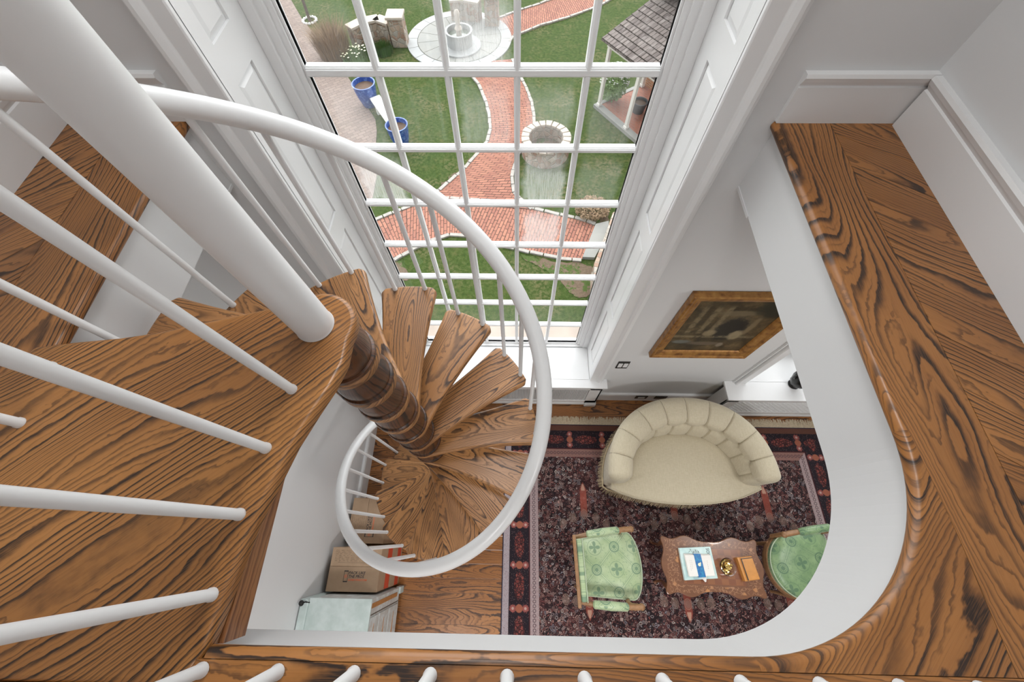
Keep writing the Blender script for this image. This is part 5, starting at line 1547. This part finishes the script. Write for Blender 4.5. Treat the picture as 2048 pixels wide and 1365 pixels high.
# porch of the neighbouring brick cottage
b1 = Vector(ga(1197, 216)); b2 = Vector(ga(1250, 261.5)); dp = (b2 - b1); ex_ = dp.normalized(); ey_ = Vector((-ex_.y, ex_.x))
if ey_.x < 0: ey_ = -ey_
ang = math.atan2(ex_.y, ex_.x)
flip = 1 if Vector((-ex_.y, ex_.x)).dot(ey_) > 0 else -1
Mp = Matrix.Translation((b1.x, b1.y, ZG)) @ Matrix.Rotation(ang, 4, 'Z')      # local x along the front, local y*flip towards the cottage
def pb_(m, x0, x1, y0, y1, z0, z1): m.box(x0, x1, min(flip * y0, flip * y1), max(flip * y0, flip * y1), z0, z1, M=Mp)
Lp = dp.length; DP = 2.3; XE = Lp * 2.05
t = thing('brick_cottage', 'brick cottage with shingled porch on white posts, right of the lawn', 'building', (b1.x, b1.y, ZG))
m = MB(); pb_(m, .0, XE, .12, DP, 0, .10); child(m, 'porch_floor', M['porch_brick'], t)
m = MB(); pb_(m, -.15, XE, -.15, .12, 0, .12); pb_(m, -.15, .0, .12, DP, 0, .12); child(m, 'stone_edge', M['flag'], t)
for x_, y_ in ((0, 0), (Lp, 0), (XE - .1, 0), (.0, DP - .15), (Lp, DP - .1)):
    m = MB(); pb_(m, x_ - .06, x_ + .06, y_ - .06, y_ + .06, .1, 2.15); pb_(m, x_ - .08, x_ + .08, y_ - .08, y_ + .08, .1, .2); child(m, 'post', M['white_paint'], t, bevel=.01)
m = MB(); pb_(m, -.08, XE, -.07, .07, 2.15, 2.33); pb_(m, -.08, .06, .07, DP, 2.15, 2.33); child(m, 'beam', M['white_paint'], t)
# single pitch roof
m = MB(); z0, z1 = 2.33, 3.15
xa, xb, ya, yb = -.22, XE + .2, -.25, DP
sl = math.hypot(yb - ya, z1 - z0)
lo = [Mp @ Vector(p) for p in ((xa, flip * ya, z0), (xb, flip * ya, z0), (xb, flip * yb, z1), (xa, flip * yb, z1))]
m.quad([p + Vector((0, 0, .06)) for p in lo], [(0, 0), (xb - xa, 0), (xb - xa, sl), (0, sl)])
m.quad(lo, [(0, 0), (xb - xa, 0), (xb - xa, sl), (0, sl)])
for i in range(4): j = (i + 1) % 4; m.quad([lo[i], lo[j], lo[j] + Vector((0, 0, .06)), lo[i] + Vector((0, 0, .06))])
# shingle butts
nr = int(sl / .24)
for i in range(nr):
    f = i / nr; y_ = ya + (yb - ya) * f; z_ = z0 + (z1 - z0) * f + .062
    q = [Mp @ Vector(p) for p in ((xa, flip * y_, z_ + .018), (xb, flip * y_, z_ + .018), (xb, flip * (y_ + .22), z_ + .22 * (z1 - z0) / (yb - ya) + .002), (xa, flip * (y_ + .22), z_ + .22 * (z1 - z0) / (yb - ya) + .002))]
    m.quad(q, [(0, i * .24), (xb - xa, i * .24), (xb - xa, i * .24 + .22), (0, i * .24 + .22)])
child(m, 'porch_roof', M['shingle'], t)
m = MB(); pb_(m, -.1, XE + 3, DP, DP + 3, 0, 5.5); child(m, 'wall', M['house_brick'], t)
m = MB(); pb_(m, Lp * .75, Lp * .75 + 1.1, DP - .06, DP, .1, 2.1); child(m, 'door', M['darkglass'], t)
m = MB(); pb_(m, Lp * .75 - .1, Lp * .75, DP - .08, DP, .1, 2.2); pb_(m, Lp * .75 + 1.1, Lp * .75 + 1.2, DP - .08, DP, .1, 2.2); pb_(m, Lp * .75 - .1, Lp * .75 + 1.2, DP - .08, DP, 2.1, 2.2); child(m, 'door_frame', M['white_paint'], t)
for xw in (1.0, 3.2):
    m = MB(); pb_(m, xw, xw + 1.1, DP - .10, DP, 3.55, 5.0); f_ = child(m, 'window', M['white_paint'], t)
    m = MB()
    for i in range(3):
        for j in range(2): pb_(m, xw + .12 + i * .3, xw + .12 + i * .3 + .26, DP - .11, DP - .10, 3.75 + j * .58, 3.75 + j * .58 + .52)
    mm = child(m, 'pane', M['darkglass'], t); 
m = MB(); p = Mp @ Vector((.3, flip * (DP - .1), 3.9)); leafball(m, p, .7, .5, .75, 1500, rn, .09); 
pz = [q[2] for q in m.v]; solo(m, 'ivy', M['leaf'], 'dark green climbing ivy on the cottage wall above the porch roof', 'plant')
c = ga(1222, 214); m = MB(); leafball(m, (c[0], c[1] + .3, ZG + .75), .5, .5, .65, 1300, rn, .06); 
t2 = thing('flowering_bush', 'pale green bush with white blossom at the porch corner', 'bush', (c[0], c[1], ZG)); child(m, 'foliage', M['leaf_pale'], t2)
m = MB()
for k in range(150):
    u_, v_ = rn.uniform(0, 2 * PI), math.acos(rn.uniform(0, 1)); m.lathe([(0, -.02), (.035, 0), (0, .02)], 5, (c[0] + .52 * math.sin(v_) * math.cos(u_), c[1] + .3 + .52 * math.sin(v_) * math.sin(u_), ZG + .75 + .68 * math.cos(v_)))
child(m, 'blossom', M['marble'], t2)
c = ga(1274, 228); t2 = thing('dark_planter', 'dark grey planter standing on the porch floor', 'planter', (c[0], c[1], ZG + .1))
m = MB(); m.lathe([(0, 0), (.2, 0), (.28, .4), (.24, .4), (.22, .3), (0, .3)], 24, (c[0], c[1], ZG + .1)); child(m, 'pot', M['slate'], t2, smooth=True)
m = MB(); m.lathe([(.23, .32), (0, .33)], 20, (c[0], c[1], ZG + .1), caps=False); child(m, 'soil', M['soil'], t2)

# stone slab and house wall at the right end of the crossing path
m = MB(); P = poly_px([(1190, 453), (1216, 447), (1216, 470), (1188, 520), (1164, 519)], 0); m.prism([(p[0], p[1]) for p in P][::-1], ZG, ZG + .12)
solo(m, 'stone_step', M['flag'], 'grey stone step at the right end of the crossing path', 'step')
m = MB(); P = poly_px([(1194, 520), (1217, 455), (1250, 455), (1250, 620), (1180, 620), (1180, 556)], 0); m.prism([(p[0], p[1]) for p in P][::-1], ZG, ZG + .7)
solo(m, 'rubble_wall', M['stone'], 'pale rubble stone wall at the lower right of the window view', 'wall', bevel=.03)
c = ga(1182, 427); m = MB(); leafball(m, (c[0], c[1], ZG + .25), .55, .45, .3, 900, rn, .05); solo(m, 'low_shrub', M['twig'], 'low reddish brown shrub in the bed by the crossing path', 'shrub')
m = MB(); 
a_ = bpy.data.lights.new('x', 'AREA') if False else None

# ================================================================ LIGHT
W = bpy.data.worlds.new('world'); S.world = W; W.use_nodes = True
nt = W.node_tree; nt.nodes.clear()
ow = nt.nodes.new('ShaderNodeOutputWorld'); bg = nt.nodes.new('ShaderNodeBackground')
# overcast sky, brighter where the sun stands behind the clouds opposite the window
tc = nt.nodes.new('ShaderNodeTexCoord'); vm = nt.nodes.new('ShaderNodeVectorMath'); vm.operation = 'DOT_PRODUCT'
nt.links.new(tc.outputs['Generated'], vm.inputs[0]); vm.inputs[1].default_value = (-.10, .84, .53)
def wm(op, a, b):
    n = nt.nodes.new('ShaderNodeMath'); n.operation = op
    for k, q in ((0, a), (1, b)):
        if isinstance(q, (int, float)): n.inputs[k].default_value = q
        else: nt.links.new(q, n.inputs[k])
    return n.outputs[0]
lobe = wm('POWER', wm('MAXIMUM', vm.outputs['Value'], 0.0), 1.8)
st_ = wm('ADD', wm('MULTIPLY', lobe, 3.7), .85)
bg.inputs[0].default_value = (.97, .985, 1.0, 1); nt.links.new(st_, bg.inputs[1])
nt.links.new(bg.outputs[0], ow.inputs[0])
sl_ = bpy.data.lights.new('sun', 'SUN'); sl_.energy = .2; sl_.angle = R_(25); so = bpy.data.objects.new('sun', sl_); COL.objects.link(so); so.rotation_euler = (R_(-28), R_(12), 0)
for nm, cx_, w_, h_, zc_ in (('window_portal', (JL + JR) / 2, JR - JL, ZH - ZS, (ZH + ZS) / 2), ('window_portal', (J2L + J2R) / 2, J2R - J2L, ZH2 - ZS, (ZH2 + ZS) / 2)):
    l = bpy.data.lights.new(nm, 'AREA'); l.shape = 'RECTANGLE'; l.size = w_; l.size_y = h_; l.cycles.is_portal = True
    o = bpy.data.objects.new(nm, l); COL.objects.link(o); o.location = (cx_, 1.94, zc_); o.rotation_euler = (R_(-90), 0, 0)
fill_light(-.2, .95, ZT, .40, 20, 'added unseen fill light above the stairwell')
fill_light(.2, -1.8, ZT, .40, 14, 'added unseen fill light over the gallery')
fill_light(2.9, .2, ZC, .25, 16, 'added unseen fill light under the right gallery')
fill_light(1.2, -1.7, ZC, .30, 34, 'added unseen fill light under the front gallery')
fill_light(-.9, -1.7, ZC, .25, 16, 'added unseen fill light above the painted cabinet')

S.view_settings.view_transform = 'Standard'; S.view_settings.look = 'None'; S.view_settings.gamma = 1.0; S.view_settings.exposure = .45
try: S.view_settings.use_curve_mapping = False
except Exception: pass
S.cycles.transparent_max_bounces = 16
S.cycles.max_bounces = 10; S.cycles.diffuse_bounces = 5
